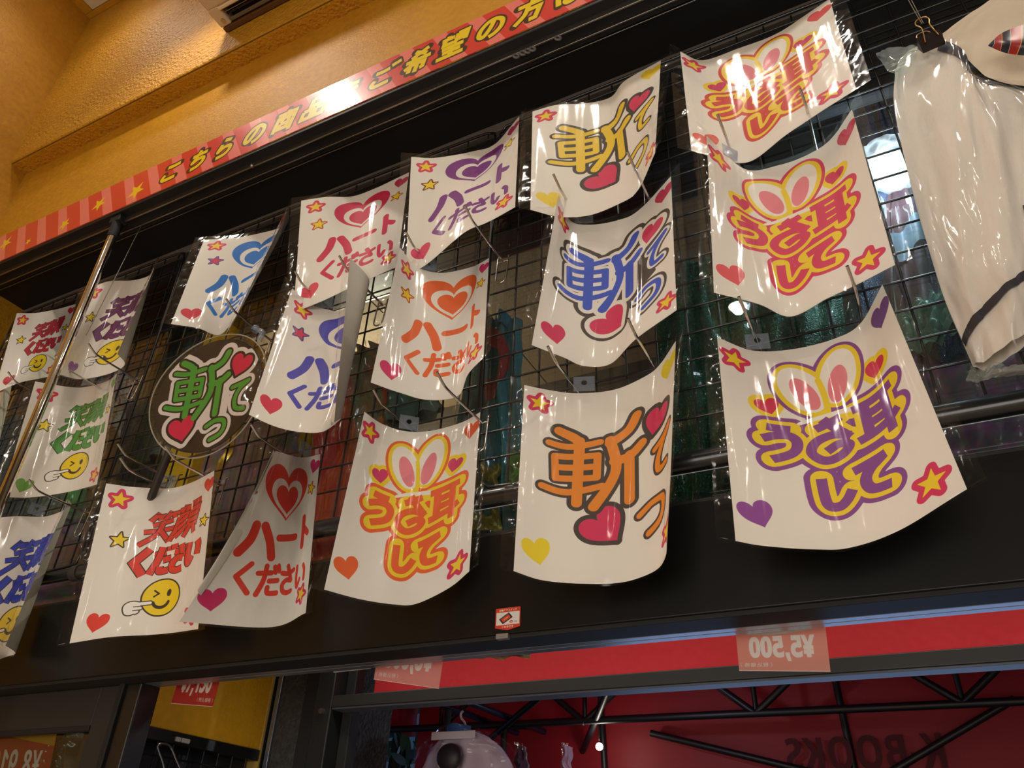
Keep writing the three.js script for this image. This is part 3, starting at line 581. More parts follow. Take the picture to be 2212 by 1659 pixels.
{
  const a = thing('air_conditioner', 'beige air conditioner against the upper yellow wall with dark slotted underside', 'air conditioner', [-0.7, 2.0, 0.5]);
  const y = 2.013, x0 = -1.392, x1 = -0.56;
  part('housing', [bx(x0, x1, y, y + 0.27, 0.275, 0.337, 0.01), bx(x0, x0 + 0.04, y, y + 0.27, 0.222, 0.28, 0.006), bx(x1 - 0.04, x1, y, y + 0.27, 0.222, 0.28, 0.006), bx(x0, x1, y + 0.04, y + 0.27, 0.222, 0.28, 0.004)], M.beige, a);
  part('grille_edge', bx(x0 + 0.036, x1 - 0.036, y - 0.003, y + 0.01, 0.2665, 0.2765, 0.003), std({ color: lin('#e2cda8'), roughness: 0.4 }), a);
  part('grille_well', bx(x0 + 0.04, x1 - 0.04, y + 0.032, y + 0.04, 0.226, 0.268, 0), M.grille, a);
  part('slat', bx(x0 + 0.041, x1 - 0.041, y + 0.008, y + 0.013, 0.2535, 0.2555, 0.0006), M.steel, a);
  for (const z of [0.243, 0.259]) part('slat', bx(x0 + 0.041, x1 - 0.041, y + 0.012, y + 0.016, z, z + 0.006, 0.001), M.grille, a);
  part('slat', bx(x0 + 0.041, x1 - 0.041, y + 0.004, y + 0.009, 0.227, 0.236, 0.001), std({ color: lin('#6b5d4a'), roughness: 0.5 }), a);
  part('bracket', bx(x0 + 0.005, x1 - 0.005, y - 0.002, y + 0.1, UZ + 0.002, 0.222, 0.002), std({ color: lin('#5c3a14'), roughness: 0.6 }), a);
  part('screw', new THREE.CylinderGeometry(0.006, 0.006, 0.004, 14).translate(x0 + 0.024, y - 0.001, 0.24), M.steel, a);
}
LAMP_ROWS.forEach(([x, z, cd], i) => {  // unseen lamps above the view, placed to light the sheets and room
  const row = z < 0.6 ? 'in the row nearest the window wall' : 'deeper in the shop', place = ['left', 'middle', 'right', 'leftmost', 'second', 'third', 'rightmost', 'rearmost'][i];
  const t = thing('unseen_downlight', place + ' unseen round ceiling lamp ' + row, 'lamp', [x, CEIL - 0.02, z], 'unseen ceiling lamps');
  const c = [[0.062, 0.004], [0.058, -0.012], [0.05, -0.012], [0.046, 0.003]].map((p) => new THREE.Vector2(...p));
  part('rim', new THREE.LatheGeometry(c, 28).translate(x, CEIL, z), M.whitePlastic, t);
  part('lens', new THREE.CylinderGeometry(0.047, 0.047, 0.004, 28).translate(x, CEIL - 0.002, z), M.bulb, t);
  const l = new THREE.SpotLight(new THREE.Color(...WARM), cd, 0, 1.12, 0.9);
  l.position.set(x, EYE + CEIL - 0.02, z); l.target.position.set(x, EYE, z); scene.add(l.target); l.castShadow = true; l.shadow.radius = 1.6; scene.add(l);
});
{                                                        // added fill light shaped as a glass cabinet, brightens the sheets from the front
  const t = thing('fill_showcase', 'added fill light behind the viewer, shaped as a lit glass cabinet', 'fill_showcase', [0, -0.9, 4.3]);
  part('carcass', [bx(-1.6, 1.6, -1.65, -1.15, 4.2, 4.58, 0.006), bx(-1.6, 1.6, 0.72, 0.8, 4.2, 4.58, 0.006), bx(-1.62, -1.58, -1.65, 0.8, 4.2, 4.58, 0.004), bx(1.58, 1.62, -1.65, 0.8, 4.2, 4.58, 0.004)], M.whitePlastic, t);
  part('lit_back', bx(-1.58, 1.58, -1.15, 0.72, 4.45, 4.48, 0), std({ color: 0xffffff, emissive: new THREE.Color(1, 0.95, 0.88), emissiveIntensity: FILL_RADIANCE * 0.6 }), t);
  for (const y of [-0.6, 0.05]) part('shelf', bx(-1.58, 1.58, y, y + 0.02, 4.24, 4.44, 0.003), M.whitePlastic, t);
  const l = new THREE.RectAreaLight(new THREE.Color(1, 0.94, 0.86), FILL_RADIANCE, 3.1, 1.8); l.position.set(0, EYE - 0.2, 4.19); l.lookAt(0, EYE - 0.2, 0); scene.add(l);
}
{  // unseen track, placed for the sheet shadows and the banner glare
  const { y, z, heads } = TRACK, t = thing('unseen_light_track', 'unseen light track with spot heads above the view, placed to light the sheets and banner', 'light track', [-0.2, y + 0.16, z]);
  part('track_rail', bx(-1.4, 1.5, y + 0.13, y + 0.16, z - 0.014, z + 0.014, 0.003), M.blackMatte, t);
  for (const x of [-1.3, 0.1, 1.4]) part('hanger_rod', rod([x, y + 0.16, z], [x, CEIL, z], 0.004), M.blackMatte, t);
  for (const [x, cd] of heads) {
    const h = part('spot_head', new THREE.LatheGeometry([[0, 0.09], [0.02, 0.088], [0.036, 0.06], [0.04, 0], [0.036, 0], [0.033, 0.01], [0, 0.012]].map((q) => new THREE.Vector2(...q)), 24).translate(x, y, z), M.blackMatte, t);
    part('stem', rod([x, y + 0.08, z], [x, y + 0.135, z], 0.006), M.blackMatte, h);
    part('lens', new THREE.CylinderGeometry(0.033, 0.033, 0.006, 24).translate(x, y + 0.002, z), M.bulb, h);
    const l = new THREE.SpotLight(new THREE.Color(...WARM), cd, 0, 1.3, 0.4);
    l.position.set(x, EYE + y - 0.012, z); l.target.position.set(x, EYE + y - 1, z); l.castShadow = true; l.shadow.radius = 1.5; scene.add(l, l.target);
  }
}
// ================================================================ wire grid, black telescopic rod under it
{
  const panel = (x0, x1, label, fx) => {
    const t = thing('wire_grid', label, 'grid panel', [(x0 + x1) / 2, 0.542, 0]);
    const r = 0.0019, top = 1.42, low = 0.542, c = 0.02;
    const f = tube([[x0 + c, low, 0], [x1 - c, low, 0], [x1 - 0.004, low + 0.004, 0], [x1, low + c, 0], [x1, top - c, 0], [x1 - 0.004, top - 0.004, 0], [x1 - c, top, 0], [x0 + c, top, 0], [x0 + 0.004, top - 0.004, 0], [x0, top - c, 0], [x0, low + c, 0], [x0 + 0.004, low + 0.004, 0]], 0.0032, 160, 8, true);
    part('grid_frame', f, M.wire, t);
    for (let k = Math.ceil((x0 + 0.01 - fx) / 0.0517); fx + k * 0.0517 < x1 - 0.01; k++) { const x = fx + k * 0.0517; part('wire', rod([x, low, -0.002], [x, top, -0.002], r), M.wire, t); }
    for (let k = 1; k < 18; k++) { const y = low + k * 0.0502; if (y < top - 0.01) part('wire', rod([x0, y, 0.0015], [x1, y, 0.0015], r), M.wire, t); }
  };
  panel(LEFT + 0.02, -1.549, 'black wire grid panel at the left behind the smiley sheets', -1.575);
  panel(-1.535, -0.602, 'middle black wire grid panel behind the heart sheets', -1.5);
  panel(-0.588, 0.6, 'right black wire grid panel behind the rabbit ear sheets', -0.5354);
  const p = thing('telescopic_rod', 'black round telescopic rod below the wire grid', 'rod', [-0.7, 0.52, 0.002]);
  part('outer_tube', new THREE.CylinderGeometry(0.0155, 0.0155, 2.4, 28).rotateZ(Math.PI / 2).translate(-0.33, 0.5205, 0.002), M.wire, p);
  part('inner_tube', new THREE.CylinderGeometry(0.0125, 0.0125, 0.74, 28).rotateZ(Math.PI / 2).translate(-1.9, 0.5205, 0.002), M.wire, p);
  part('collar', new THREE.CylinderGeometry(0.0172, 0.0172, 0.022, 28).rotateZ(Math.PI / 2).translate(-1.532, 0.5205, 0.002), std({ color: lin('#4a4a46'), roughness: 0.3, metalness: 0.5 }), p);
}
// ================================================================ hooks
function hook(x, y, label, len = 0.15) {
  const t = thing('display_hook', label, 'hook', [x, y, 0], 'chrome display hooks on the wire grid');
  part('prong', tube([[x, y, 0.004], [x, y, 0.05], [x, y, len - 0.035], [x - 0.0005, y + 0.002, len - 0.022], [x - 0.003, y + 0.016, len]], 0.0023, 28, 9), M.chrome, t);
  const b = part('bracket', tube([[x - 0.011, y + 0.012, 0.004], [x - 0.011, y - 0.03, 0.008], [x - 0.009, y - 0.052, 0.01], [x, y - 0.057, 0.01], [x + 0.009, y - 0.052, 0.01], [x + 0.011, y - 0.03, 0.008], [x + 0.011, y + 0.012, 0.004]], 0.0016, 40, 7), M.chrome, t);
  part('crossbar', [rod([x - 0.012, y, 0.0045], [x + 0.012, y, 0.0045], 0.0018), rod([x - 0.011, y + 0.012, 0.004], [x - 0.011, y + 0.016, -0.003], 0.0016), rod([x + 0.011, y + 0.012, 0.004], [x + 0.011, y + 0.016, -0.003], 0.0016)], M.chrome, t);
}
for (const [x, y, what] of [
  [-0.106, 1.02, 'left of two chrome hooks over the pink rabbit ear sheet'], [0.018, 1.012, 'right of two chrome hooks over the pink rabbit ear sheet'],
  [-0.116, 0.656, 'left of two chrome hooks over the purple rabbit ear sheet'], [0.02, 0.66, 'right of two chrome hooks over the purple rabbit ear sheet'],
  [-0.388, 1.016, 'left of two chrome hooks over the blue slash sheet'], [-0.255, 1.007, 'right of two chrome hooks over the blue slash sheet'],
  [-0.394, 0.656, 'left of two chrome hooks over the orange slash sheet'], [-0.27, 0.668, 'right of two chrome hooks over the orange slash sheet'],
  [-0.686, 1.0, 'left of two chrome hooks over the orange heart sheet'], [-0.562, 1.015, 'right of two chrome hooks over the orange heart sheet'],
  [-0.706, 0.66, 'left of two chrome hooks over the orange rabbit ear sheet'], [-0.585, 0.662, 'right of two chrome hooks over the orange rabbit ear sheet'],
  [-0.949, 1.0, 'left of two chrome hooks over the violet heart sheet'], [-0.84, 1.0, 'right of two chrome hooks over the violet heart sheet'],
  [-0.965, 0.654, 'chrome hook over the tilted red heart sheet'], [-1.128, 0.99, 'chrome hook holding the dark round fan'],
  [-1.296, 0.655, 'lower of two chrome hooks over the red smiley sheet'], [-1.318, 0.69, 'upper of two chrome hooks over the red smiley sheet'], [-1.175, 0.655, 'chrome hook between the round fan and the red smiley sheet'],
  [-1.552, 1.0, 'right chrome hook over the green smiley sheet'], [-1.668, 1.0, 'chrome hook behind the pole over the green smiley sheet'],
  [-1.568, 0.66, 'chrome hook over the blue smiley sheet'], [-1.84, 1.0, 'chrome hook at the left edge over the green smiley sheet'],
]) hook(x, y, what, 0.15);
// ================================================================ the message sheets in their clear sleeves
function sheetSurface(cols) {
  const top = cols.map((c) => V(c[2], c[3], c[4])), low = cols.map((c) => V(c[5], c[6], c[7]));
  const inv = (k) => (u) => {                            // print position -> position along the columns
    const n = cols.length - 1;
    if (u <= cols[0][k]) return (u - cols[0][k]) / (cols[1][k] - cols[0][k]) / n;
    for (let i = 0; i < n; i++) if (u <= cols[i + 1][k] || i === n - 1) return (i + (u - cols[i][k]) / (cols[i + 1][k] - cols[i][k])) / n;
  };
  const it = inv(0), ib = inv(1);
  return (u, v) => along(top, it(u)).lerp(along(low, ib(u)), v);
}
function sleeve(surface, seed, { u0 = -0.085, u1 = 1.085, v0 = -0.035, v1 = 1.012, nu = 60, nv = 44 } = {}) {
  const layer = (side) => (u, v) => {
    const n = normalAt(surface, clamp(u, 0.02, 0.98), clamp(v, 0, 1)), edge = Math.min(1, Math.min(u - u0, u1 - u, v - v0, v1 - v) * 16);
    const out = u < 0 || u > 1 || v < 0;
    const w = 0.5 + 0.55 * nz(u * 6 + seed, v * 1.1, side) + 0.4 * nz(u * 14 + seed * 2, v * 1.6, side + 3) + (out ? 0.9 * nz(u * 24, v * 18 + seed, side + 5) : 0.05 * nz(u * 26, v * 26, side + 5));
    return surface(u, v).addScaledVector(n, side * (0.0012 + 0.0042 * Math.max(0, w) * Math.max(0, edge) ));
  };
  return gridGeometry(layer(1), nu, nv, u0, u1, v0, v1);
}
let sheetSeed = 3;
function messageSheet(cols, map, label, opts = {}) {
  const s = opts.surface ?? sheetSurface(cols), mid = s(0.5, 0), u0 = opts.u0 ?? 0;
  const t = thing('message_sheet', label, 'sheet', [mid.x, mid.y, mid.z]);
  const front = std({ map, roughness: 0.62 });
  const wavy = (side) => (u, v) => s(u, v).addScaledVector(normalAt(s, clamp(u, 0.02, 0.98), v), side * 0.0002 + 0.0012 * nz(u * 4 + sheetSeed, v * 2.2, 5));
  const left = opts.left ?? (() => 0), skew = (f) => (u, v) => f(left(v) + (1 - left(v)) * u, v);
  const uvFix = (g) => { if (opts.left) { const a = g.attributes.uv; for (let i = 0; i < a.count; i++) a.setX(i, left(1 - a.getY(i)) + (1 - left(1 - a.getY(i))) * a.getX(i)); } return g; };
  const paper = part('printed_paper', uvFix(gridGeometry(skew(wavy(1)), 44, 18)), front, t);
  part('paper_back', gridGeometry(skew(wavy(-1)), 44, 18, 0, 1, 0, 1, true), M.paperBack, paper);
  part('clear_sleeve', sleeve(opts.left ? skew(s) : s, sheetSeed += 1.37, opts.sleeve), M.film, t);
  if (opts.tab !== false) {                              // the clear hanging tab with its hole
    const u = opts.tab ?? 0.5, p = s(u, -0.03), n = normalAt(s, u, 0.02);
    const sh = new THREE.Shape(); sh.moveTo(-0.016, -0.012); sh.lineTo(0.016, -0.012); sh.lineTo(0.016, 0.014); sh.lineTo(-0.016, 0.014); sh.closePath();
    const hole = new THREE.Path(); hole.absarc(0, 0.003, 0.0045, 0, Math.PI * 2, true); sh.holes.push(hole);
    const g = new THREE.ExtrudeGeometry(sh, { depth: 0.0006, bevelEnabled: false });
    g.applyQuaternion(new THREE.Quaternion().setFromUnitVectors(V(0, 0, 1), V(n.x, 0, n.z).normalize())); g.translate(p.x, p.y + 0.006, p.z + 0.002);
    part('hang_tab', g, M.tabFilm, t);
  }
  return t;
}
M.tabFilm = phy({ color: lin('#dfe8f4'), transmission: 0.85, thickness: 0, roughness: 0.1 });
messageSheet(SHEETS.earsRed, printEars({ ink: '#cf2f24', low: '#e0392c', high: '#d62f2a', pink: '#cf2160' }), 'red and yellow rabbit ear lettering sheet, highest one on the grid beside the white blouse', { tab: false });
messageSheet(SHEETS.earsPink, printEars({ ink: '#d52c5c', low: '#e4505a', high: '#d02c50' }), 'crimson pink and yellow rabbit ear lettering sheet between the red and the purple one', { tab: 0.2 });
messageSheet(SHEETS.earsPurple, printEars({ ink: '#843f90', low: '#8d4096', high: '#6d4585', pink: '#d4204c' }), 'large purple and yellow rabbit ear lettering sheet in front of the black lintel', { tab: 0.24 });
messageSheet(SHEETS.slashYellow, printSlash({ ink: '#ecc717', line: '#2e2620', low: '#ecd022', high: '#e8cc20' }), 'yellow kanji sheet with black outlines and pink hearts under the soffit', { tab: false });
messageSheet(SHEETS.slashBlue, printSlash({ ink: '#2d50c4', line: '#40342e', halo: '#e9e3d8', low: '#d3265a', high: '#cc2c54' }), 'blue kanji sheet with dark brown halo and crinkled clear sleeve', { tab: 0.3 });
messageSheet(SHEETS.slashOrange, printSlash({ ink: '#ea8a22', line: '#40352e', low: '#ecd324', high: '#e6d22a' }), 'orange kanji sheet with pink hearts curling at its right edge before the lintel', { tab: 0.36 });
messageSheet(SHEETS.heartPurple, printHeart({ ink: '#7a2b84', low: '#d73c62', high: '#a82a60', smallLine: '#6a2a20' }), 'purple double heart sheet bent upward below the soffit', { tab: false });
messageSheet(SHEETS.heartOrange, printHeart({ ink: '#ea6224', low: '#d52568', small: '#f2cf18', smallLine: '#b4421c' }), 'orange double heart sheet in the middle of the grid', { tab: 0.34 });
messageSheet(SHEETS.earsOrange, printEars({ ink: '#ea6028', low: '#e86226', high: '#e05a28', pink: '#d22a68' }), 'orange and yellow rabbit ear lettering sheet hanging left of the orange kanji sheet', { tab: 0.4 });
messageSheet(SHEETS.heartPink, printHeart({ ink: '#cf1f50', low: '#dc3a52', high: '#c02450' }), 'crimson double heart sheet under the soffit, between the blue and the purple heart sheet', { tab: false });
messageSheet(SHEETS.heartViolet, printHeart({ ink: '#4a48b4', small: '#d8264e', smallLine: '#3a3a8c', low: '#d6284c' }), 'violet blue double heart sheet rolled over at its right edge, beside the round fan', { tab: 0.3 });
messageSheet(SHEETS.heartBlue, printHeart({ ink: '#0f72c8', small: '#d8264e', smallLine: '#3550a0', low: '#d8304a' }), 'bright blue double heart sheet folded at the right, above the round fan', { tab: false });
messageSheet(SHEETS.smileRed, printSmile({ ink: '#e03a2a', low: '#e03c2e', high: '#dc4436' }), 'red lettering sheet with winking yellow smiley in front of the lintel', { tab: 0.45 });
messageSheet(SHEETS.smilePurple, printSmile({ ink: '#6b2f66', low: '#8a3f9c' }), 'purple lettering sheet with winking smiley behind the top of the chrome pole', { tab: false });
messageSheet(SHEETS.smileCrimson, printSmile({ ink: '#bf2238', low: '#c4283c' }), 'crimson lettering sheet with squeezed smiley at the far left under the soffit', { tab: false });
messageSheet(SHEETS.smileGreen, printSmile({ ink: '#4c9a3e', low: '#6aa63c' }), 'green lettering sheet with winking yellow smiley behind the chrome pole', { tab: 0.5 });
messageSheet(SHEETS.smileBlue, printSmile({ ink: '#2b3eb6', low: '#2b3eb6' }), 'blue lettering sheet with winking smiley, lowest at the left edge', { tab: 0.5 });
{                                                        // the twisted one: its upper left corner is turned back
  const c = SHEETS.heartRed, s0 = sheetSurface([[0, 0, ...c[0].slice(2)], [0.6, 0.55, ...c[1].slice(2)], [1, 1, ...c[2].slice(2)]]);
  const left = (v) => 0.34 * Math.pow(1 - clamp(v, 0, 1), 1.25), map = printHeart({ ink: '#e2402c', low: '#cf2a68', smallLine: '#b0401c' });
  const surface = (u, v) => { const l = left(clamp(v, 0, 1)), w = (u - l) / (1 - l), p = s0(w, v); p.x += 0.012 * Math.sin(Math.PI * clamp(v, 0, 1)) * (1 - clamp(w, 0, 1)); return p; };
  const t = messageSheet(c, map, 'red double heart sheet hanging askew with its upper left corner turned over', { surface, left, tab: 0.78, sleeve: { u0: -0.03 } });
  const flap = (w, v) => { const v2 = v * 0.82, l = left(v2), a = surface(l, v2), b = surface(l + 0.1 * (1 - v2) + 0.02, v2 + 0.045); return a.lerp(b, w).add(V(0, 0, 0.004 + 0.006 * Math.sin(w * Math.PI * 0.9))); };
  part('turned_corner', gridGeometry(flap, 6, 24), M.paperBack, t);
}
{                                                        // a sheet mostly outside the frame: its rolled edge
  const p = (x, y, z) => at(x, y, z);
  const a = [p(-150, 872, 0.03), p(-80, 862, 0.02), p(-10, 850, 0.03), p(24, 838, 0.06), p(12, 822, 0.1)], b = [p(-210, 1110, 0.03), p(-140, 1110, 0.02), p(-70, 1100, 0.03), p(-30, 1085, 0.06), p(-50, 1090, 0.1)];
  messageSheet(a.map((q, i) => [i / 4, i / 4, q.x, q.y, q.z, b[i].x, b[i].y, b[i].z]), printSmile({ ink: '#c8872a', low: '#c8872a' }), 'sheet cut off by the left edge, only its pale rolled back showing', { tab: false });
}
// ================================================================ round fan in its clear cover
{
  const c = at(455, 852, 0.1), t = thing('uchiwa_fan', 'dark round paper fan with green kanji sticker in a clear cover', 'fan', [c.x, c.y, c.z]);
  const ax = V(0.9903, 0, -0.1392), ay = V(0.0145, 0.9945, 0.1035), N = ax.clone().cross(ay).normalize();
  const P = (x, y, d) => c.clone().addScaledVector(ax, x).addScaledVector(ay, y).addScaledVector(N, d + 0.012 * x * x / 0.02);
  const disc = (r, d, w) => { const g = []; return (u, v) => { const a = u * Math.PI * 2, q = r * (1 - v); return P(q * Math.cos(a), q * Math.sin(a) * 1.0, d + (w ? w * nz(u * 20, v * 12) * v : 0)); }; };
  const faceMap = canvasTexture(768, 768, (g, w, h) => {
    g.fillStyle = '#221c19'; g.fillRect(0, 0, w, h);
    for (let i = 0; i < 260; i++) { g.strokeStyle = `rgba(${rnd() < 0.7 ? '86,76,66' : '150,44,38'},${rnd(0.08, 0.3)})`; g.lineWidth = rnd(1, 3); const x = rnd(0, w), y = rnd(0, h), l = rnd(20, 90); g.beginPath(); g.moveTo(x, y); g.lineTo(x + l * 0.5, y - l); g.stroke(); }
    for (const [x, y, l] of [[470, 180, 90], [190, 640, 70], [560, 520, 60]]) { g.strokeStyle = 'rgba(190,52,40,.75)'; g.lineWidth = 14; g.beginPath(); g.moveTo(x, y); g.lineTo(x + l * 0.6, y - l); g.stroke(); }
    g.translate(w / 2, h / 2); g.scale(1.2, 1.2); g.translate(-w / 2 - 4, -h / 2 + 4);
    const text = [['斬', 150, 165, 300, 330, 0, 0.04], ['斬H', 150, 165, 300, 330, 0, 0.04, 0.72], ['て', 520, 330, 120, 190, 0, 0, 0.7], ['っ', 400, 520, 130, 130, 0, 0, 0.7]];
    const hearts = (f, o, l) => { heart(g, 560, 235, 140, f, 0.35, o, l); heart(g, 255, 560, 150, f, -0.25, o, l); };
    g.fillStyle = '#dcd3cc'; hearts('#dcd3cc', '#dcd3cc', 76); letters(g, text, [['#dcd3cc', 116]]); g.fillRect(330, 380, 190, 200);
    hearts('#d2204c', '#231c18', 28); letters(g, text, [['#231c18', 60]]); hearts('#d2204c'); letters(g, text, [['#4a9a36', 36]]);
  });
  const faceG = gridGeometry((u, v) => disc(0.122, 0.003, 0)(u, v), 64, 10);
  { const uv = faceG.attributes.uv; for (let i = 0; i < uv.count; i++) { const a = uv.getX(i) * Math.PI * 2, q = uv.getY(i); uv.setXY(i, 0.5 + 0.5 * q * Math.cos(a), 0.5 + 0.5 * q * Math.sin(a)); } }
  const face = part('printed_face', faceG, phy({ map: faceMap, roughness: 0.45, side: THREE.DoubleSide }), t);
  part('rim', tube(Array.from({ length: 40 }, (_, i) => { const a = i / 40 * Math.PI * 2; return P(0.123 * Math.cos(a), 0.123 * Math.sin(a), 0.001).toArray(); }), 0.002, 120, 6, true), M.blackMatte, face);
  const h0 = P(-0.07, -0.115, 0), h1 = P(-0.115, -0.2, -0.03);
  part('handle', tube([h0.toArray(), h0.clone().lerp(h1, 0.5).toArray(), h1.toArray()], 0.008, 12, 8), std({ color: lin('#2a211b'), roughness: 0.5 }), t);
  const cover = (side) => gridGeometry((u, v) => { const a = u * Math.PI * 2, q = 0.135 * (1 - v); return P(q * Math.cos(a), q * Math.sin(a), side * (0.004 + 0.004 * Math.min(1, v * 8) * (1 + 0.9 * nz(Math.cos(a) * q * 60, Math.sin(a) * q * 30, side)))); }, 72, 14, 0, 1, 0, 1, side < 0);
  part('clear_cover', [cover(1), cover(-1)], M.film, t);
  part('cover_seam', tube(Array.from({ length: 40 }, (_, i) => { const a = i / 40 * Math.PI * 2; return P(0.1355 * Math.cos(a), 0.1355 * Math.sin(a), 0.001).toArray(); }), 0.0016, 120, 6, true), phy({ color: lin('#cfcabb'), transmission: 0.5, thickness: 0, roughness: 0.2 }), t);
  const k = P(0.085, 0.125, 0.004), k2 = at(552, 712, 0.1);
  part('twisted_top', [tube([k.toArray(), k.clone().lerp(k2, 0.5).add(V(0.006, 0, 0.004)).toArray(), k2.toArray()], 0.008, 14, 8), tube([P(0.1, 0.1, 0.002).toArray(), P(0.108, 0.115, 0.004).toArray(), k2.toArray()], 0.006, 14, 8)], M.tabFilm, t);
}
// ================================================================ white blouse in a bag, hung from a binder clip
const sampleRows = (rows) => (u, v) => along(rows.map((r) => along(r, u)), v);
{
  const R = (z, ...p) => { const o = []; for (let i = 0; i < p.length; i += 2) o.push(at(p[i], p[i + 1], z + 0.03 * Math.sin(Math.PI * Math.min(1, i / p.length)))); return o; };
  const rows = [
    R(0.06, 1934, 150, 1946, 124, 1978, 104, 2020, 96, 2052, 98, 2076, 112, 2088, 130, 2092, 150, 2104, 166, 2134, 178, 2180, 186, 2240, 194, 2330, 205),
    R(0.075, 1932, 232, 1952, 226, 1980, 220, 2012, 214, 2044, 210, 2072, 208, 2092, 208, 2110, 210, 2130, 212, 2154, 216, 2196, 222, 2250, 228, 2340, 236),
    R(0.085, 1966, 392, 1988, 384, 2012, 378, 2040, 372, 2068, 368, 2094, 364, 2116, 362, 2138, 360, 2160, 360, 2186, 362, 2220, 364, 2270, 368, 2360, 374),
    R(0.085, 2022, 588, 2042, 578, 2062, 570, 2086, 562, 2112, 556, 2136, 550, 2158, 546, 2180, 542, 2202, 540, 2226, 538, 2256, 538, 2300, 538, 2380, 540),
    R(0.08, 2064, 702, 2082, 690, 2100, 680, 2120, 670, 2142, 660, 2164, 652, 2184, 646, 2204, 640, 2224, 634, 2246, 630, 2274, 626, 2316, 622, 2390, 618),
    R(0.07, 2102, 790, 2112, 786, 2126, 778, 2142, 768, 2160, 756, 2180, 742, 2198, 730, 2216, 718, 2236, 706, 2258, 696, 2286, 686, 2326, 676, 2396, 664)];
  const base = sampleRows(rows);
  const s = (u, v) => { const p = base(u, v), f = Math.sin(v * Math.PI * 0.5); p.z += 0.0025 * f * Math.sin(u * 17 + v * 7) + 0.006 * nz(u * 9, v * 4, 1) + 0.0012 * nz(u * 22, v * 12, 4); return p; };
  const t = thing('blouse', 'white blouse with navy trim wrapped in a clear bag, clipped up at the right', 'blouse', [0.2, 1.0, 0.09]);
  const cloth = std({ map: speckle([226, 219, 208], 5, 100), roughness: 0.9 }), navy = std({ color: lin('#23242f'), roughness: 0.7 });
  part('body', [gridGeometry(s, 70, 70), gridGeometry((u, v) => { const p = s(u, v); p.z -= 0.028 * Math.sin(Math.PI * clamp(u * 1.2, 0, 1)) + 0.004; return p; }, 40, 40, 0, 1, 0, 1, true)], cloth, t);
  const ribbon = (pts, wide, m, name) => {               // a band lying on the cloth along (u, v) points
    const P2 = pts.map(([u, v]) => V(u, v, 0));
    part(name, gridGeometry((a, b) => { const q = along(P2, a), d = along(P2, a + 0.01).sub(along(P2, a - 0.01)).normalize(), w = (b - 0.5) * wide; const x = q.x - d.y * w * 1.0, y = q.y + d.x * w; return s(x, y).addScaledVector(normalAt(s, clamp(x, 0.02, 0.98), clamp(y, 0.02, 0.98)), 0.003); }, 40, 4), m, t);
  };
  ribbon([[0.27, 0.005], [0.38, 0.022], [0.47, 0.02], [0.53, 0.03], [0.6, 0.03], [0.7, 0.022], [0.8, 0.014], [0.9, 0.012], [1, 0.01]], 0.046, navy, 'neck_trim');
  ribbon([[0.02, 0.9], [0.1, 0.86], [0.24, 0.815], [0.4, 0.775], [0.6, 0.72], [0.8, 0.66]], 0.042, navy, 'hem_band');
  ribbon([[0.76, 0.505], [0.83, 0.5], [0.9, 0.495]], 0.026, navy, 'pocket_trim');
  // inner collar and the tie
  const col = sampleRows([[at(2036, 72, 0.05), at(2076, 42, 0.04), at(2124, 10, 0.035), at(2190, -24, 0.035), at(2300, -40, 0.04)], [at(2040, 86, 0.06), at(2084, 66, 0.05), at(2134, 44, 0.05), at(2200, 24, 0.05), at(2310, 14, 0.055)], [at(2058, 100, 0.085), at(2094, 132, 0.08), at(2136, 168, 0.085), at(2200, 184, 0.09), at(2320, 200, 0.09)]]);
  part('inner_collar', gridGeometry((u, v) => { const p = col(u, v); p.z += 0.003 * nz(u * 8, v * 5, 3); return p; }, 24, 14), std({ map: speckle([206, 190, 168], 5, 100), roughness: 0.9, side: THREE.DoubleSide }), t);
  const tieMap = canvasTexture(256, 128, (g, w, h) => { g.fillStyle = '#1d2030'; g.fillRect(0, 0, w, h); for (let i = 0; i < 3; i++) { g.save(); g.translate(50 + i * 105, 0); g.transform(1, 0, -0.18, 1, 0, 0); g.fillStyle = '#a32a2a'; g.fillRect(0, -10, 48, 160); g.fillStyle = '#e0a24e'; g.fillRect(46, -10, 4, 160); g.fillStyle = '#dcd2ca'; g.fillRect(-4, -10, 3, 160); g.restore(); } });
  const tie = sampleRows([[at(2134, 98, 0.11), at(2160, 74, 0.118), at(2190, 60, 0.122), at(2240, 44, 0.12)], [at(2136, 98, 0.112), at(2164, 92, 0.128), at(2196, 90, 0.132), at(2244, 88, 0.13)], [at(2134, 99, 0.11), at(2164, 112, 0.118), at(2192, 118, 0.122), at(2240, 122, 0.12)]]);
  part('tie', gridGeometry(tie, 20, 10), phy({ map: tieMap, roughness: 0.35, side: THREE.DoubleSide }), t, 'red and navy striped tie');
  // the clear bag: over the front, with a stiff corner at the shoulder and a loose hem
  const bagRows = (side) => (u, v) => {
    const p = s(clamp(u, 0, 1), clamp(v, 0, 1)), w = 0.5 + 0.7 * nz(u * 4 - v * 5, v * 1.2, side) + 0.4 * nz(u * 13 - v * 15, v * 1.6, side + 2) + 0.04 * nz(u * 40, v * 40, side + 7);
    p.z += side > 0 ? 0.006 + 0.006 * Math.max(0, w) : -0.04 - 0.006 * w;
    if (u < 0) { p.x += u * 0.14; p.z -= 0.02 * -u * 10; }
    if (v > 1) { p.y -= (v - 1) * 0.5; p.z -= (v - 1) * 0.1; }
    return p;
  };
  const bag = part('clear_bag', gridGeometry(bagRows(1), 80, 80, -0.05, 1, 0, 1.08), M.softFilm, t);
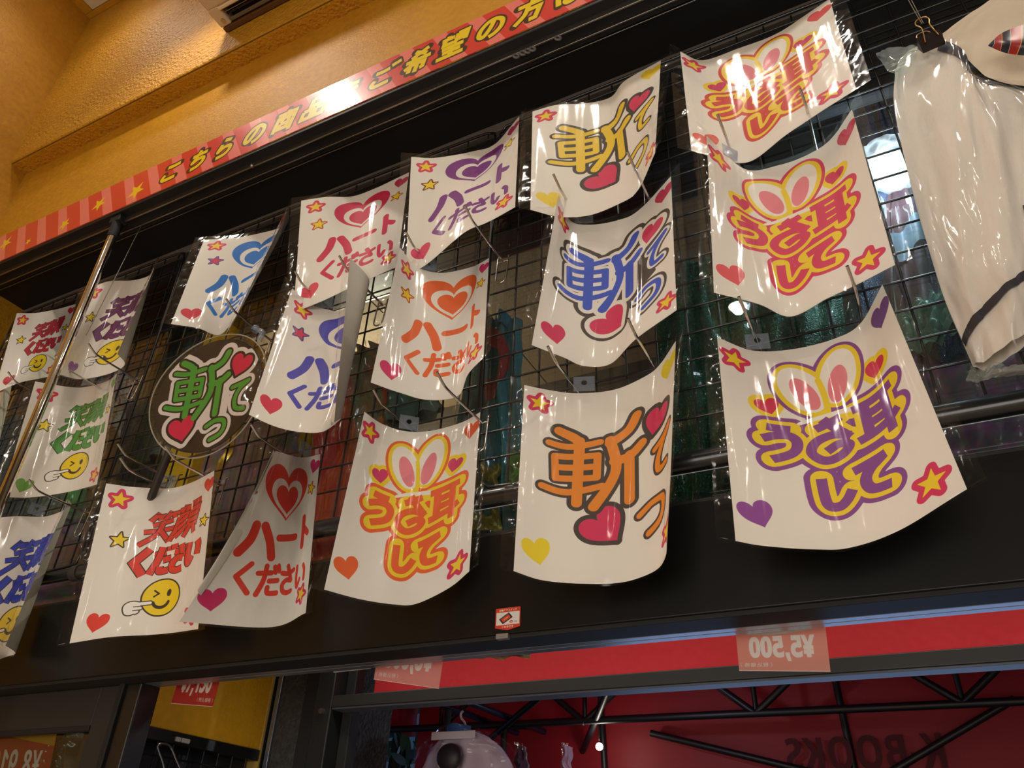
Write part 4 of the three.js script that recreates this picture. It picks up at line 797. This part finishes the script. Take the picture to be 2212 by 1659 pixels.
  const corner = sampleRows([[at(1892, 116, 0.05), at(1918, 104, 0.07), at(1956, 100, 0.08), at(1992, 98, 0.09)], [at(1894, 120, 0.06), at(1920, 124, 0.085), at(1950, 122, 0.095), at(1974, 118, 0.1)], [at(1896, 124, 0.05), at(1908, 140, 0.08), at(1920, 154, 0.09), at(1936, 160, 0.09)]]);
  part('bag_corner', gridGeometry((u, v) => { const p = corner(u, v); p.z += 0.006 * nz(u * 7, v * 7, 2); return p; }, 16, 10), phy({ color: lin('#d9e4e2'), transmission: 0.75, thickness: 0, roughness: 0.12 }), bag);
  const hem = sampleRows([[at(2098, 790, 0.07), at(2122, 800, 0.08), at(2150, 782, 0.075), at(2190, 790, 0.075), at(2290, 770, 0.07)], [at(2092, 806, 0.06), at(2118, 812, 0.075), at(2136, 802, 0.08), at(2190, 800, 0.085), at(2290, 790, 0.08)], [at(2086, 822, 0.055), at(2110, 826, 0.07), at(2124, 822, 0.075), at(2180, 812, 0.075), at(2290, 806, 0.07)]]);
  part('bag_hem', gridGeometry((u, v) => { const p = hem(u, v); p.z += 0.007 * nz(u * 14, v * 7, 2); return p; }, 34, 10), phy({ color: lin('#dfe6dd'), transmission: 0.7, thickness: 0, roughness: 0.12, bumpMap: creaseMap, bumpScale: 0.001 }), bag);
  // clip and thread
  const c = at(2004, 88, 0.1), k = thing('binder_clip', 'dark binder clip with brass wire handles holding the blouse', 'clip', [c.x, c.y, c.z]);
  const a0 = at(1984, 98, 0.1), a1 = at(2030, 78, 0.1), dx = a1.clone().sub(a0);
  const prof = new THREE.Shape(); prof.moveTo(-0.009, 0.0); prof.lineTo(-0.0015, -0.022); prof.lineTo(0.0015, -0.022); prof.lineTo(0.009, 0); prof.closePath();
  const body = new THREE.ExtrudeGeometry(prof, { depth: dx.length(), bevelEnabled: true, bevelSize: 0.0008, bevelThickness: 0.0008, bevelSegments: 2 });
  body.rotateY(Math.PI / 2); body.rotateZ(Math.atan2(dx.y, dx.x)); body.translate(a0.x, a0.y + 0.004, a0.z);
  part('clip_body', body, std({ color: lin('#2a1c1a'), roughness: 0.35, metalness: 0.4 }), k);
  const brass = std({ color: lin('#b08d5c'), metalness: 1, roughness: 0.3 }), m0 = a0.clone().lerp(a1, 0.5), U = (x, y, z) => V(m0.x + x, m0.y + y, m0.z + z).toArray();
  for (const sd of [1, -1]) part('clip_handle', tube([U(-0.007, -0.012, 0.009 * sd), U(-0.006, 0.018, 0.009 * sd + 0.004), U(-0.011, 0.03, 0.012 * sd), U(-0.008, 0.038, 0.013 * sd), U(0.003, 0.04, 0.013 * sd), U(0.008, 0.033, 0.012 * sd), U(0.006, 0.02, 0.009 * sd + 0.004), U(0.012, -0.006, 0.009 * sd)], 0.001, 40, 6), brass, k);
  const th = thing('thread', 'thin loop of thread from the soffit down to the binder clip', 'thread', [m0.x, m0.y + 0.04, m0.z]);
  part('strand', [tube([U(-0.001, 0.038, 0.004), U(-0.004, 0.1, 0), [m0.x - 0.006, SILL - 0.014, 0.06]], 0.0006, 12, 5), tube([U(0.001, 0.038, 0.004), U(-0.001, 0.1, 0.002), [m0.x - 0.002, SILL - 0.014, 0.062]], 0.0006, 12, 5)], std({ color: lin('#8a7c6c'), roughness: 0.8 }), th);
}
// ================================================================ bagged costumes hanging outside the pane
const fabric = {
  sequin: std({ map: dataTexture(256, (x, y) => { const k = tn(x, y, 120, 1), v = k > 0.3 ? 1 : 0, f = tn(x, y * 0.3, 12, 4); return [16 + v * 40 + f * 10, 74 + v * 120 + f * 40, 56 + v * 80 + f * 26]; }, true, 1), roughness: 0.35, metalness: 0.3, bumpMap: stuccoMap, bumpScale: 0.004 }),
  floral: std({ map: dataTexture(256, (x, y) => { const a = tn(x, y, 8, 1), b = tn(x, y, 14, 5), c = tn(x, y, 20, 3); return [142 + 70 * a + 40 * c, 112 + 46 * b - 20 * a, 138 + 60 * a]; }, true, 1), roughness: 0.7 }),
  navyGloss: phy({ map: speckle([62, 74, 104], 26, 50), roughness: 0.35, metalness: 0.25, bumpMap: stuccoMap, bumpScale: 0.006 }),
  plum: std({ color: lin('#4a3038'), roughness: 0.7 }),
  teal: std({ map: speckle([70, 120, 132], 12, 50), roughness: 0.7 }),
  redSatin: phy({ map: speckle([206, 58, 56], 14, 20), roughness: 0.35, sheen: 0.4 }),
  red: std({ color: lin('#a82a2c'), roughness: 0.6 }),
  pink: std({ color: lin('#d04a84'), roughness: 0.6 }),
  gold: phy({ map: speckle([176, 150, 70], 24, 30), roughness: 0.35, metalness: 0.5 }),
  grey: std({ map: speckle([96, 100, 98], 16, 30), roughness: 0.6 }),
  leaf: std({ map: speckle([84, 140, 54], 40, 40), roughness: 0.7 }),
  tan: std({ map: speckle([140, 104, 50], 14, 30), roughness: 0.7 }),
};
let bagSeed = 11;
function costume(label, m, corners, z, { depth = 0.03, film = true, pleats = 9, extras } = {}) {   // corners: TL, TR, BR, BL seen through the pane
  const [a, b, c, d] = corners.map((p) => at(p[0], p[1], z)), seed = bagSeed += 2.3, mid = a.clone().add(c).multiplyScalar(0.5);
  const flat = (u, v) => a.clone().lerp(b, u).lerp(d.clone().lerp(c, u), v);
  const s = (side) => (u, v) => { const p = flat(u, v), f = Math.pow(Math.max(0, Math.sin(Math.PI * clamp(u, 0, 1))), 0.4); p.z += side * depth * f * 0.6 + 0.012 * Math.sin(u * pleats * 3 + nz(u * 3, v * 2, seed) * 3) * f * side + 0.012 * nz(u * 6, v * 7, seed); p.x += 0.01 * nz(v * 5, seed, u); return p; };
  const t = thing('bagged_costume', label, 'costume', [mid.x, mid.y, mid.z]);
  part('garment', [gridGeometry(s(1), 40, 30), gridGeometry(s(-1), 20, 16, 0, 1, 0, 1, true)], m, t);
  if (film) { const f = (u, v) => { const p = s(1)(clamp(u, 0, 1), clamp(v, 0, 1)).add(V(0, 0, 0.008 + 0.007 * nz(u * 14, v * 12, seed) + 0.004 * nz(u * 30, v * 34, seed + 3))); const q = flat(u, v); p.x = q.x; p.y = q.y; return p; }; part('clear_bag', gridGeometry(f, 44, 44, -0.05, 1.05, -0.05, 1.03), M.film, t); }
  extras?.(t, s(1));
  return t;
}
const strip = (s, pts, wide, lift = 0.004) => { const P2 = pts.map(([u, v]) => V(u, v, 0)); return gridGeometry((a, b) => { const q = along(P2, a), d = along(P2, a + 0.01).sub(along(P2, a - 0.01)).normalize(), w = (b - 0.5) * wide; return s(q.x - d.y * w, q.y + d.x * w).add(V(0, 0, lift)); }, 24, 3); };
costume('glittering green sequin dress in a bag behind the right half of the pane', fabric.sequin, [[1405, 590], [1815, 520], [1830, 1010], [1450, 1090]], -0.13, { pleats: 14 });
costume('dark plum and blue glossy costume with silver bead piping beside the white glare', fabric.navyGloss, [[1815, 210], [2040, 170], [2150, 770], [1860, 810]], -0.15, {
  extras: (t, s) => {
    part('front_panel', gridGeometry((u, v) => s(0.44 + (u - 0.5) * (0.14 + 0.3 * v), 0.36 + 0.5 * v).add(V(0, 0, 0.003)), 12, 16), fabric.plum, t);
    for (const k of [[[0.37, 0.4], [0.36, 0.62], [0.33, 0.9]], [[0.5, 0.4], [0.56, 0.6], [0.62, 0.78]]]) part('bead_piping', strip(s, k, 0.012, 0.006), M.chrome, t);
    part('pale_band', strip(s, [[0.34, 0.66], [0.5, 0.62], [0.64, 0.6]], 0.09, 0.007), std({ color: lin('#6d7f8d'), roughness: 0.4 }), t);
  },
});
costume('pale green net costume in a bag below the plum costume', std({ color: lin('#8fb0a2'), roughness: 0.5, metalness: 0.2 }), [[1935, 690], [2075, 600], [2095, 690], [1960, 780]], -0.105, { depth: 0.015 });
costume('lavender floral costume behind the pane at the lower right corner', fabric.floral, [[1880, 790], [2300, 700], [2330, 1000], [1900, 1070]], -0.16);
costume('teal costume with dark red ribbon, between orange heart and orange kanji sheets', fabric.teal, [[1005, 712], [1125, 690], [1140, 1150], [960, 1180]], -0.12, {
  extras: (t, s) => { part('ribbon', strip(s, [[0.05, 0.12], [0.4, 0.08], [0.75, 0.14], [0.8, 0.26], [0.55, 0.4]], 0.1), fabric.red, t); part('collar', strip(s, [[0.62, 0.0], [0.86, 0.04], [0.95, 0.22], [0.95, 0.5]], 0.07, 0.006), std({ color: lin('#3f6f88'), roughness: 0.6 }), t); },
});
costume('grey green costume with a red ribbon tail under the orange heart sheet', std({ map: speckle([84, 108, 104], 10, 40), roughness: 0.7 }), [[755, 770], [870, 730], [960, 880], [770, 960]], -0.115, {
  extras: (t, s) => part('ribbon', strip(s, [[0.4, 0.25], [0.5, 0.6], [0.36, 1]], 0.1), fabric.red, t),
});
costume('shiny red satin costume in a crinkled bag left of the orange rabbit ear sheet', fabric.redSatin, [[685, 870], [830, 880], [800, 1230], [640, 1290]], -0.13, { pleats: 5 });
costume('bright pink costume above the red satin one', fabric.pink, [[672, 800], [775, 790], [770, 890], [668, 930]], -0.16, { pleats: 6 });
costume('mauve floral costume with gold braid between round fan and red heart sheet', fabric.floral, [[445, 930], [650, 860], [640, 1180], [380, 1290]], -0.14, {
  extras: (t, s) => part('gold_braid', strip(s, [[0.4, 0.02], [0.36, 0.25], [0.3, 0.42]], 0.05, 0.006), M.goldBraid ?? (M.goldBraid = std({ color: lin('#c79a3a'), metalness: 0.8, roughness: 0.35 })), t),
});
costume('dim mauve costume low behind the left wire panel', fabric.floral, [[120, 1120], [250, 1090], [230, 1290], [30, 1330]], -0.14, { film: false });
costume('gold foil costume behind the rod, right of the orange rabbit ear sheet', fabric.gold, [[985, 1010], [1075, 1000], [1080, 1150], [980, 1170]], -0.1, { pleats: 4 });
costume('leaf green costume edge beside the orange kanji sheet', fabric.leaf, [[1103, 985], [1130, 980], [1126, 1090], [1100, 1096]], -0.09, { pleats: 4, depth: 0.012 });
costume('dark grey bagged costume behind the round fan', fabric.grey, [[380, 640], [560, 600], [500, 960], [270, 1010]], -0.14, { pleats: 7 });
costume('dim green and brown costume under the green smiley sheet', fabric.grey, [[70, 1060], [240, 1040], [215, 1120], [40, 1140]], -0.11, { pleats: 7 });
{
  const c = at(165, 1072, -0.09), t = thing('green_balloon', 'small glossy green balloon behind the left wire panel', 'balloon', [c.x, c.y, c.z]);
  part('balloon_skin', new THREE.SphereGeometry(0.028, 24, 18).scale(1, 1.12, 0.9).translate(c.x, c.y, c.z), phy({ color: lin('#2fc04a'), roughness: 0.15, clearcoat: 1 }), t);
  part('knot', new THREE.ConeGeometry(0.006, 0.012, 10).translate(c.x, c.y - 0.036, c.z), std({ color: lin('#2a9a40') }), t);
}
{  // added globe and film stand in for glare reflected by the bag
  const [x, y, z] = FILM_GLARE.at, t = thing('film_glare_globe', 'glowing globe added for the white glare on the bag film beside the white blouse', 'lamp', [x, y, z]);
  const c = at(1930, 378, z);
  part('glow_globe', new THREE.SphereGeometry(0.026, 24, 18).translate(c.x, c.y, c.z), std({ color: 0xffffff, emissive: new THREE.Color(0.86, 0.93, 1), emissiveIntensity: 16 }), t);
  part('globe_stem', rod([c.x, c.y + 0.03, c.z], [c.x + 0.01, 1.475, c.z - 0.03], 0.003), M.blackMatte, t);
  const crumple = (u, v) => { const a = u * Math.PI * 2, q = 0.05 * v; return V(c.x + q * Math.cos(a) * 1.1, c.y + q * Math.sin(a) * 1.3, c.z + 0.03 + 0.006 * nz(Math.cos(a) * v * 5, Math.sin(a) * v * 5, 3) + 0.004 * nz(Math.cos(a) * v * 14, Math.sin(a) * v * 14, 8)); };
  part('glare_film', gridGeometry(crumple, 60, 16), phy({ color: 0xffffff, transmission: 1, thickness: 0, roughness: 0.5, bumpMap: creaseMap, bumpScale: 0.002 }), t, 'crumpled clear film added to spread the glare');
  const l = new THREE.PointLight(new THREE.Color(...COOL), FILM_GLARE.cd); l.position.set(c.x, c.y + EYE, c.z); l.castShadow = true; l.shadow.radius = 1.8; scene.add(l);
  const l2 = new THREE.PointLight(new THREE.Color(1, 0.82, 0.6), 0.9), c2 = V(-1.5, 1.25, -0.75); l2.position.set(c2.x, c2.y + EYE, c2.z); l2.castShadow = true; l2.shadow.radius = 1.8; scene.add(l2);  // second light: unseen warm lamp, placed to light planks and costumes outside
  const t2 = thing('unseen_porch_lamp', 'unseen warm lamp behind the sheets, placed to light the plank ceiling outside', 'lamp', c2.toArray());
  part('glow_globe', new THREE.SphereGeometry(0.036, 20, 14).translate(c2.x, c2.y, c2.z), M.bulb, t2); part('globe_stem', rod([c2.x, c2.y + 0.03, c2.z], [c2.x, 1.5, c2.z], 0.006), M.blackMatte, t2);
}
// ================================================================ price tags, sticker, sensor
function priceTag(label, text, quad, z, mirrored, tone) {
  const map = canvasTexture(512, 384, (g, w, h) => {
    if (mirrored) { g.translate(w, 0); g.scale(-1, 1); }
    g.fillStyle = tone[0]; g.fillRect(0, 0, w, h);
    g.fillStyle = tone[1]; g.textAlign = 'center'; g.save(); g.translate(w / 2, h * 0.72); g.scale(0.72, 1.32); g.font = 'bold 170px sans-serif'; g.fillText(text, 0, 0); g.lineWidth = 9; g.strokeStyle = tone[1]; g.strokeText(text, 0, 0); g.restore();
    letters(g, ['税', '込', '価', '格'].map((c, i) => [c, w * 0.66 + i * 36, h * 0.84, 30, 34]), [[tone[1], 3.4]]);
    g.lineWidth = 3; g.strokeStyle = tone[1]; g.beginPath(); g.arc(w * 0.66, h * 0.885, 20, 2.4, 3.9); g.stroke(); g.beginPath(); g.arc(w * 0.935, h * 0.885, 20, -0.75, 0.75); g.stroke();
  });
  const p = quad.map((q) => at(q[0], q[1], z)), mid = p[0].clone().add(p[2]).multiplyScalar(0.5), t = thing('price_tag', label, 'price tag', mid.toArray());
  const s = (o) => (u, v) => p[0].clone().lerp(p[1], u).lerp(p[3].clone().lerp(p[2], u), v).add(V(0, 0, o + 0.002 * Math.sin(u * 3)));
  part('printed_card', [gridGeometry(s(0.0006), 10, 4), gridGeometry(s(-0.0006), 10, 4, 0, 1, 0, 1, true)], phy({ map, roughness: 0.5, transmission: 0.5, thickness: 0 }), t);
  const e = [p[3], p[2]].map((q) => q.toArray()); part('card_edge', rod(e[0], e[1], 0.0008, 6), std({ color: lin('#e8d8d2'), roughness: 0.4 }), t);
}
priceTag('pale pink price tag reading 5,500 backwards, hanging under the door track', '¥5,500', [[1588, 1352], [1781, 1338], [1794, 1450], [1597, 1448]], -0.12, true, ['#efb09e', '#f6f7f0']);
priceTag('pink price tag reading 6,600 backwards before the red board', '¥6,600', [[822, 1368], [966, 1366], [948, 1487], [808, 1467]], -0.12, true, ['#efb0a8', '#f6f4ee']);
priceTag('red price tag reading 7,150 in front of the yellow outside wall', '¥7,150', [[398, 1430], [488, 1422], [459, 1526], [370, 1519]], -0.115, false, ['#d03a2a', '#f0e8de']);
{
  const p = [[1598, 1340], [1772, 1326], [1794, 1350], [1576, 1370]].map((q) => at(q[0], q[1], -0.11)), t = thing('clear_pouch', 'bulging clear pouch above the 5,500 price tag', 'bag', p[0].toArray());
  part('pouch_skin', gridGeometry((u, v) => p[0].clone().lerp(p[1], u).lerp(p[3].clone().lerp(p[2], u), v).add(V(0, -0.006 * Math.sin(Math.PI * u) * v + 0.008 * (1 - v), 0.008 * Math.sin(Math.PI * u) * Math.sin(Math.PI * v) + 0.002 * nz(u * 12, v * 4))), 30, 8), phy({ color: lin('#c9d8d4'), roughness: 0.2, transmission: 0.4, thickness: 0, bumpMap: creaseMap, bumpScale: 0.002 }), t);
  costume('wrapped costume bottom showing under the door track beside the 6,600 tag', std({ map: speckle([150, 128, 96], 50, 12), roughness: 0.7 }), [[995, 1385], [1150, 1378], [1142, 1418], [1010, 1418]], -0.115, { depth: 0.015, pleats: 5, extras: (q, s) => part('blue_panel', strip(s, [[0.55, 0.5], [0.98, 0.5]], 0.8, 0.003), std({ color: lin('#5c87a6'), roughness: 0.6 }), q) });
  const e = thing('bag_edge', 'thin clear bag end hanging at the left end of the red board', 'bag', at(745, 1443, -0.11).toArray());
  part('film_strip', strip((u, v) => at(718 + 80 * u, 1446 - 8 * u + 8 * v + 0 * u, -0.11), [[0, 0.5], [1, 0.4]], 0.9, 0), phy({ color: lin('#e6e6e0'), roughness: 0.15, transmission: 0.3, thickness: 0 }), e);
  const e2 = thing('bag_edge', 'thin curved clear bag end under the door track at the right edge', 'bag', at(2080, 1318, -0.11).toArray());
  part('film_strip', tube([at(2052, 1319, -0.11).toArray(), at(2080, 1322, -0.11).toArray(), at(2100, 1316, -0.11).toArray()], 0.0012, 12, 6), phy({ color: lin('#efe6e0'), roughness: 0.1 }), e2);
}
{
  const map = canvasTexture(384, 384, (g, w, h) => {
    g.fillStyle = '#c93a22'; g.fillRect(0, 0, w, h); g.fillStyle = '#ddd9d2'; g.fillRect(14, 74, w - 28, 216);
    g.save(); g.translate(w * 0.42, 178); g.rotate(-0.62);
    g.fillStyle = '#17151c'; g.fillRect(-92, -54, 184, 108); g.fillStyle = '#8d8894'; g.fillRect(-84, -46, 168, 6); g.fillStyle = '#c8452c'; g.fillRect(-70, -30, 140, 66);
    g.fillStyle = '#e8794a'; g.fillRect(-40, -8, 80, 22); g.restore();
    g.fillStyle = '#c93a22'; g.beginPath(); g.moveTo(w * 0.57, 240); g.lineTo(w * 0.64, 214); g.lineTo(w * 0.72, 236); g.lineTo(w * 0.69, 262); g.lineTo(w * 0.59, 262); g.fill();
    g.fillStyle = '#ddd9d2'; g.fillRect(w * 0.615, 240, 26, 10); g.fillStyle = '#6b6460'; for (let i = 0; i < 3; i++) g.fillRect(w * 0.77 + i * 14, 238, 9, 14);
    letters(g, [...'自動ドアスイッチ'].map((c, i) => [c, 54 + i * 35, 22, 29, 34]), [['#ecdcd0', 4.4]]);
    letters(g, [...'この中です'].map((c, i) => [c, 102 + i * 37, 304, 30, 38]), [['#f0e2d6', 5]]);
  });
  const t = thing('door_sticker', 'small red and white switch sticker on the black lintel', 'sticker', [-0.524, 0.326, 0.0008]);
  const sh = new THREE.Shape(); sh.moveTo(-0.02, -0.0125); sh.lineTo(0, -0.0168); sh.lineTo(0.02, -0.0125); sh.lineTo(0.02, 0.0135); sh.quadraticCurveTo(0.02, 0.0155, 0.018, 0.0155); sh.lineTo(-0.018, 0.0155); sh.quadraticCurveTo(-0.02, 0.0155, -0.02, 0.0135); sh.closePath();
  const g = new THREE.ExtrudeGeometry(sh, { depth: 0.0007, bevelEnabled: false }), uv = g.attributes.uv, p = g.attributes.position;
  for (let i = 0; i < uv.count; i++) uv.setXY(i, (p.getX(i) + 0.02) / 0.04, (p.getY(i) + 0.0168) / 0.0323);
  g.translate(-0.524, 0.3275, 0.0002); part('printed_face', g, phy({ map, roughness: 0.4, clearcoat: 0.4 }), t);
  const d = thing('door_sensor', 'small grey catch under the sticker at the lintel edge', 'sensor', [-0.533, 0.303, -0.002]);
  part('catch_body', bx(-0.5425, -0.5225, 0.2995, 0.307, -0.008, 0.0015, 0.0012), std({ color: lin('#8b8983'), roughness: 0.4, metalness: 0.3 }), d);
}
// ================================================================ seen below the lintel: rack outside, costume on a hanger, leaves, display in the left pane
{
  const r = thing('hanger_rail', 'pair of dark blue tubes running back under the awning', 'rail', [-1.38, 0.5, -1.6]);
  for (const x of [-1.44, -1.33]) part('rail_tube', rod([x, 0.5, -1.0], [x, 0.5, -2.8], 0.011, 12), std({ color: lin('#1c2a48'), roughness: 0.3, metalness: 0.4 }), r);
  for (const z of [-1.35, -1.75, -2.3]) part('rail_post', rod([-1.44, 0.5, z], [-1.44, -1.6, z], 0.012, 10), M.blackMatte, r);
  for (const z of [-1.2, -1.75, -2.3]) part('rail_brace', rod([-1.44, 0.5, z], [-1.33, 0.5, z], 0.008, 8), M.blackMatte, r);
  const d = (px, py) => at(px, py, -0.9);
  const t = thing('hanging_costume', 'pale lilac sailor costume on a white hanger under the awning', 'costume', d(1002, 1600).toArray());
  const rows = [[d(962, 1592), d(985, 1580), d(1008, 1576), d(1032, 1582), d(1056, 1592)], [d(930, 1624), d(962, 1612), d(1005, 1606), d(1048, 1612), d(1088, 1622)], [d(906, 1680), d(955, 1660), d(1003, 1652), d(1054, 1660), d(1110, 1672)], [d(880, 1800), d(940, 1800), d(1000, 1800), d(1060, 1800), d(1120, 1800)]];
  const b = sampleRows(rows), s = (u, v) => { const p = b(u, v); p.z += 0.05 * Math.sin(Math.PI * u) + 0.012 * Math.sin(u * 22) * v + 0.006 * nz(u * 9, v * 6); return p; };
  part('dress', [gridGeometry(s, 36, 24), gridGeometry((u, v) => s(u, v).add(V(0, 0, -0.06 * Math.sin(Math.PI * u) - 0.005)), 20, 12, 0, 1, 0, 1, true)], std({ color: lin('#c9b7c6'), roughness: 0.8 }), t);
  part('card', bx(d(962, 1590).x, d(1054, 1590).x, d(1008, 1606).y, d(1008, 1589).y, -0.835, -0.832, 0.001), std({ color: lin('#d6ccd2'), roughness: 0.6 }), t);
  part('blue_collar', gridGeometry((u, v) => { const p = d(982 + 52 * u, 1570 + 20 * v + 8 * Math.abs(u - 0.5)); p.z += 0.04 + 0.02 * Math.sin(Math.PI * u); return p; }, 10, 4), std({ color: lin('#2c5a94'), roughness: 0.7, side: THREE.DoubleSide }), t);
  part('hanger', tube([d(1006, 1576).toArray(), d(1004, 1562).toArray(), d(996, 1550).toArray(), d(996, 1540).toArray(), d(1001, 1536).toArray()], 0.003, 24, 7), std({ color: lin('#d8d2d0'), roughness: 0.4 }), t);
  part('dark_bow', new THREE.SphereGeometry(0.032, 18, 12).scale(1.1, 1, 0.5).translate(d(1003, 1645).x, d(1003, 1645).y, -0.825), std({ color: lin('#2a2228'), roughness: 0.5 }), t);
  part('clear_bag', gridGeometry((u, v) => s(clamp(u, 0, 1), v).add(V((u - 0.5) * 0.05, 0.005, 0.014 + 0.008 * nz(u * 16, v * 14, 5))), 40, 30, -0.1, 1.1, 0, 1), M.film, t);
  for (const [px, w, lab, m] of [[1128, 18, 'dark wrapped costume behind the lilac one on the rail', std({ color: lin('#4a2a38'), roughness: 0.7 })], [1226, 12, 'small pink wrapped costume farther along the rail', std({ color: lin('#b98a9a'), roughness: 0.6 })]])
    costume(lab, m, [[px - w * 0.4, 1612], [px + w * 0.4, 1612], [px + w, 1720], [px - w, 1720]], -1.25, { pleats: 4 });
}
{
  const leaf = new THREE.Shape(); leaf.moveTo(0, 0); leaf.quadraticCurveTo(0.035, 0.05, 0, 0.13); leaf.quadraticCurveTo(-0.035, 0.05, 0, 0);
  const lg = new THREE.ShapeGeometry(leaf, 5); const green = std({ color: lin('#16331f'), roughness: 0.6, side: THREE.DoubleSide });
  const t = thing('street_tree', 'dark leafy tree beyond the awning at the lower middle', 'tree', [-2.6, 0.2, -2.7]);
  part('trunk', tube([[-2.62, -1.65, -2.8], [-2.6, -0.2, -2.8], [-2.62, 0.5, -2.78], [-2.56, 0.9, -2.75]], 0.035, 20, 9), std({ color: lin('#1c1712'), roughness: 0.9 }), t);
  for (const k of [[-2.3, 0.6], [-2.9, 0.5], [-2.25, 0.3], [-2.5, 0.75]]) part('branch', tube([[-2.61, 0.1, -2.8], [(-2.61 + k[0]) / 2, 0.35, -2.75], [k[0], k[1], -2.7]], 0.012, 10, 6), std({ color: lin('#1c1712'), roughness: 0.9 }), t);
  const inst = new THREE.InstancedMesh(lg, green, 420), q = new THREE.Object3D(); let n = 0;
  for (let i = 0; i < 420; i++) { q.position.set(-2.55 + rnd(-0.7, 0.7), 0.45 + rnd(-0.5, 0.55), -2.75 + rnd(-0.25, 0.2)); q.rotation.set(rnd(-1.2, 1.2), rnd(-1.5, 1.5), rnd(0, 6.3)); q.scale.setScalar(rnd(0.6, 1.3)); q.updateMatrix(); inst.setMatrixAt(n++, q.matrix); }
  inst.name = 'foliage'; inst.userData.kind = 'stuff'; inst.castShadow = inst.receiveShadow = true; inst.position.set(2.6, -0.2, 2.7); t.add(inst);
}
{                                                        // black lattice and frames below the yellow outside wall
  const w = thing('display_lattice', 'black display lattice with shelf edge under the yellow outside wall', 'lattice', [-1.42, 0.2, -0.3]);
  part('top_edge', bx(-1.5, -1.406, 0.226, 0.249, -0.488, -0.1, 0.002), M.black, w);
  part('backing', bx(-1.5, -1.44, -1.6, 0.226, -0.488, -0.1, 0.001), std({ color: lin('#26272b'), roughness: 0.5 }), w);
  for (let k = 0; k < 6; k++) part('lattice_wire', rod([-1.41, 0.2 - k * 0.04, -0.485], [-1.41, 0.2 - k * 0.04, -0.1], 0.0018), M.wire, w);
  for (let k = 0; k < 9; k++) part('lattice_wire', rod([-1.412, 0.226, -0.12 - k * 0.042], [-1.412, -0.3, -0.12 - k * 0.042], 0.0018), M.wire, w);
  const c = thing('lattice_clip', 'small pale clip on the lattice edge under the yellow wall', 'clip', [-1.404, 0.237, -0.25]);
  part('clip_body', [bx(-1.406, -1.4, 0.231, 0.24, -0.252, -0.238, 0.002), bx(-1.406, -1.4, 0.231, 0.24, -0.276, -0.254, 0.002)], std({ color: lin('#c4c4c0'), roughness: 0.4 }), c);
  const f = thing('picture_loop', 'bright metal wire frame leaning on the black lattice', 'frame', [-1.4, 0.15, -0.2]);
  const y = (py) => 0, A = [[340, 1608], [365, 1611], [392, 1662], [420, 1720]], P = (px, py) => { const q = at(px, py, 0), k = -1.398 / q.x; return [-1.398, q.y * k, 1 - k]; };
  part('wire_loop', tube([P(366, 1720), P(352, 1650), P(341, 1609), P(365, 1611), P(382, 1645), P(412, 1710)], 0.0025, 60, 8), M.chrome, f);
}
{                                                        // behind the pane of the left door leaf
  const map = canvasTexture(512, 256, (g, w, h) => {
    g.fillStyle = '#9c2a22'; g.fillRect(0, 0, w, h); g.fillStyle = '#b97f20'; g.beginPath(); g.moveTo(0, 0); g.lineTo(w, 0); g.lineTo(w, 70); g.lineTo(0, 20); g.fill();
    g.translate(w, 0); g.scale(-1, 1); g.fillStyle = '#c9bcb4'; g.font = 'bold 150px sans-serif'; g.textAlign = 'center'; g.save(); g.translate(w / 2, h * 0.82); g.scale(0.8, 1.1); g.fillText('¥8,910', 0, 0); g.restore();
  });
  const p = [[-20, 1570], [122, 1578], [98, 1700], [-50, 1710]].map((q) => at(q[0], q[1], -0.11)), t = thing('price_poster', 'red poster with pale backward numerals behind the left door pane', 'poster', p[0].toArray());
  part('printed_card', gridGeometry((u, v) => p[0].clone().lerp(p[1], u).lerp(p[3].clone().lerp(p[2], u), v).add(V(0, 0, 0.002 * Math.sin(u * 5))), 8, 4), std({ map, roughness: 0.5, side: THREE.DoubleSide }), t);
  costume('dark bagged costume behind the left door pane', std({ color: lin('#2c2a26'), roughness: 0.6 }), [[100, 1560], [215, 1560], [190, 1720], [70, 1720]], -0.15, { pleats: 6 });
}
scene.traverse((o) => { if (o.isMesh) o.castShadow = o.receiveShadow = true; });
renderer.render(scene, camera);
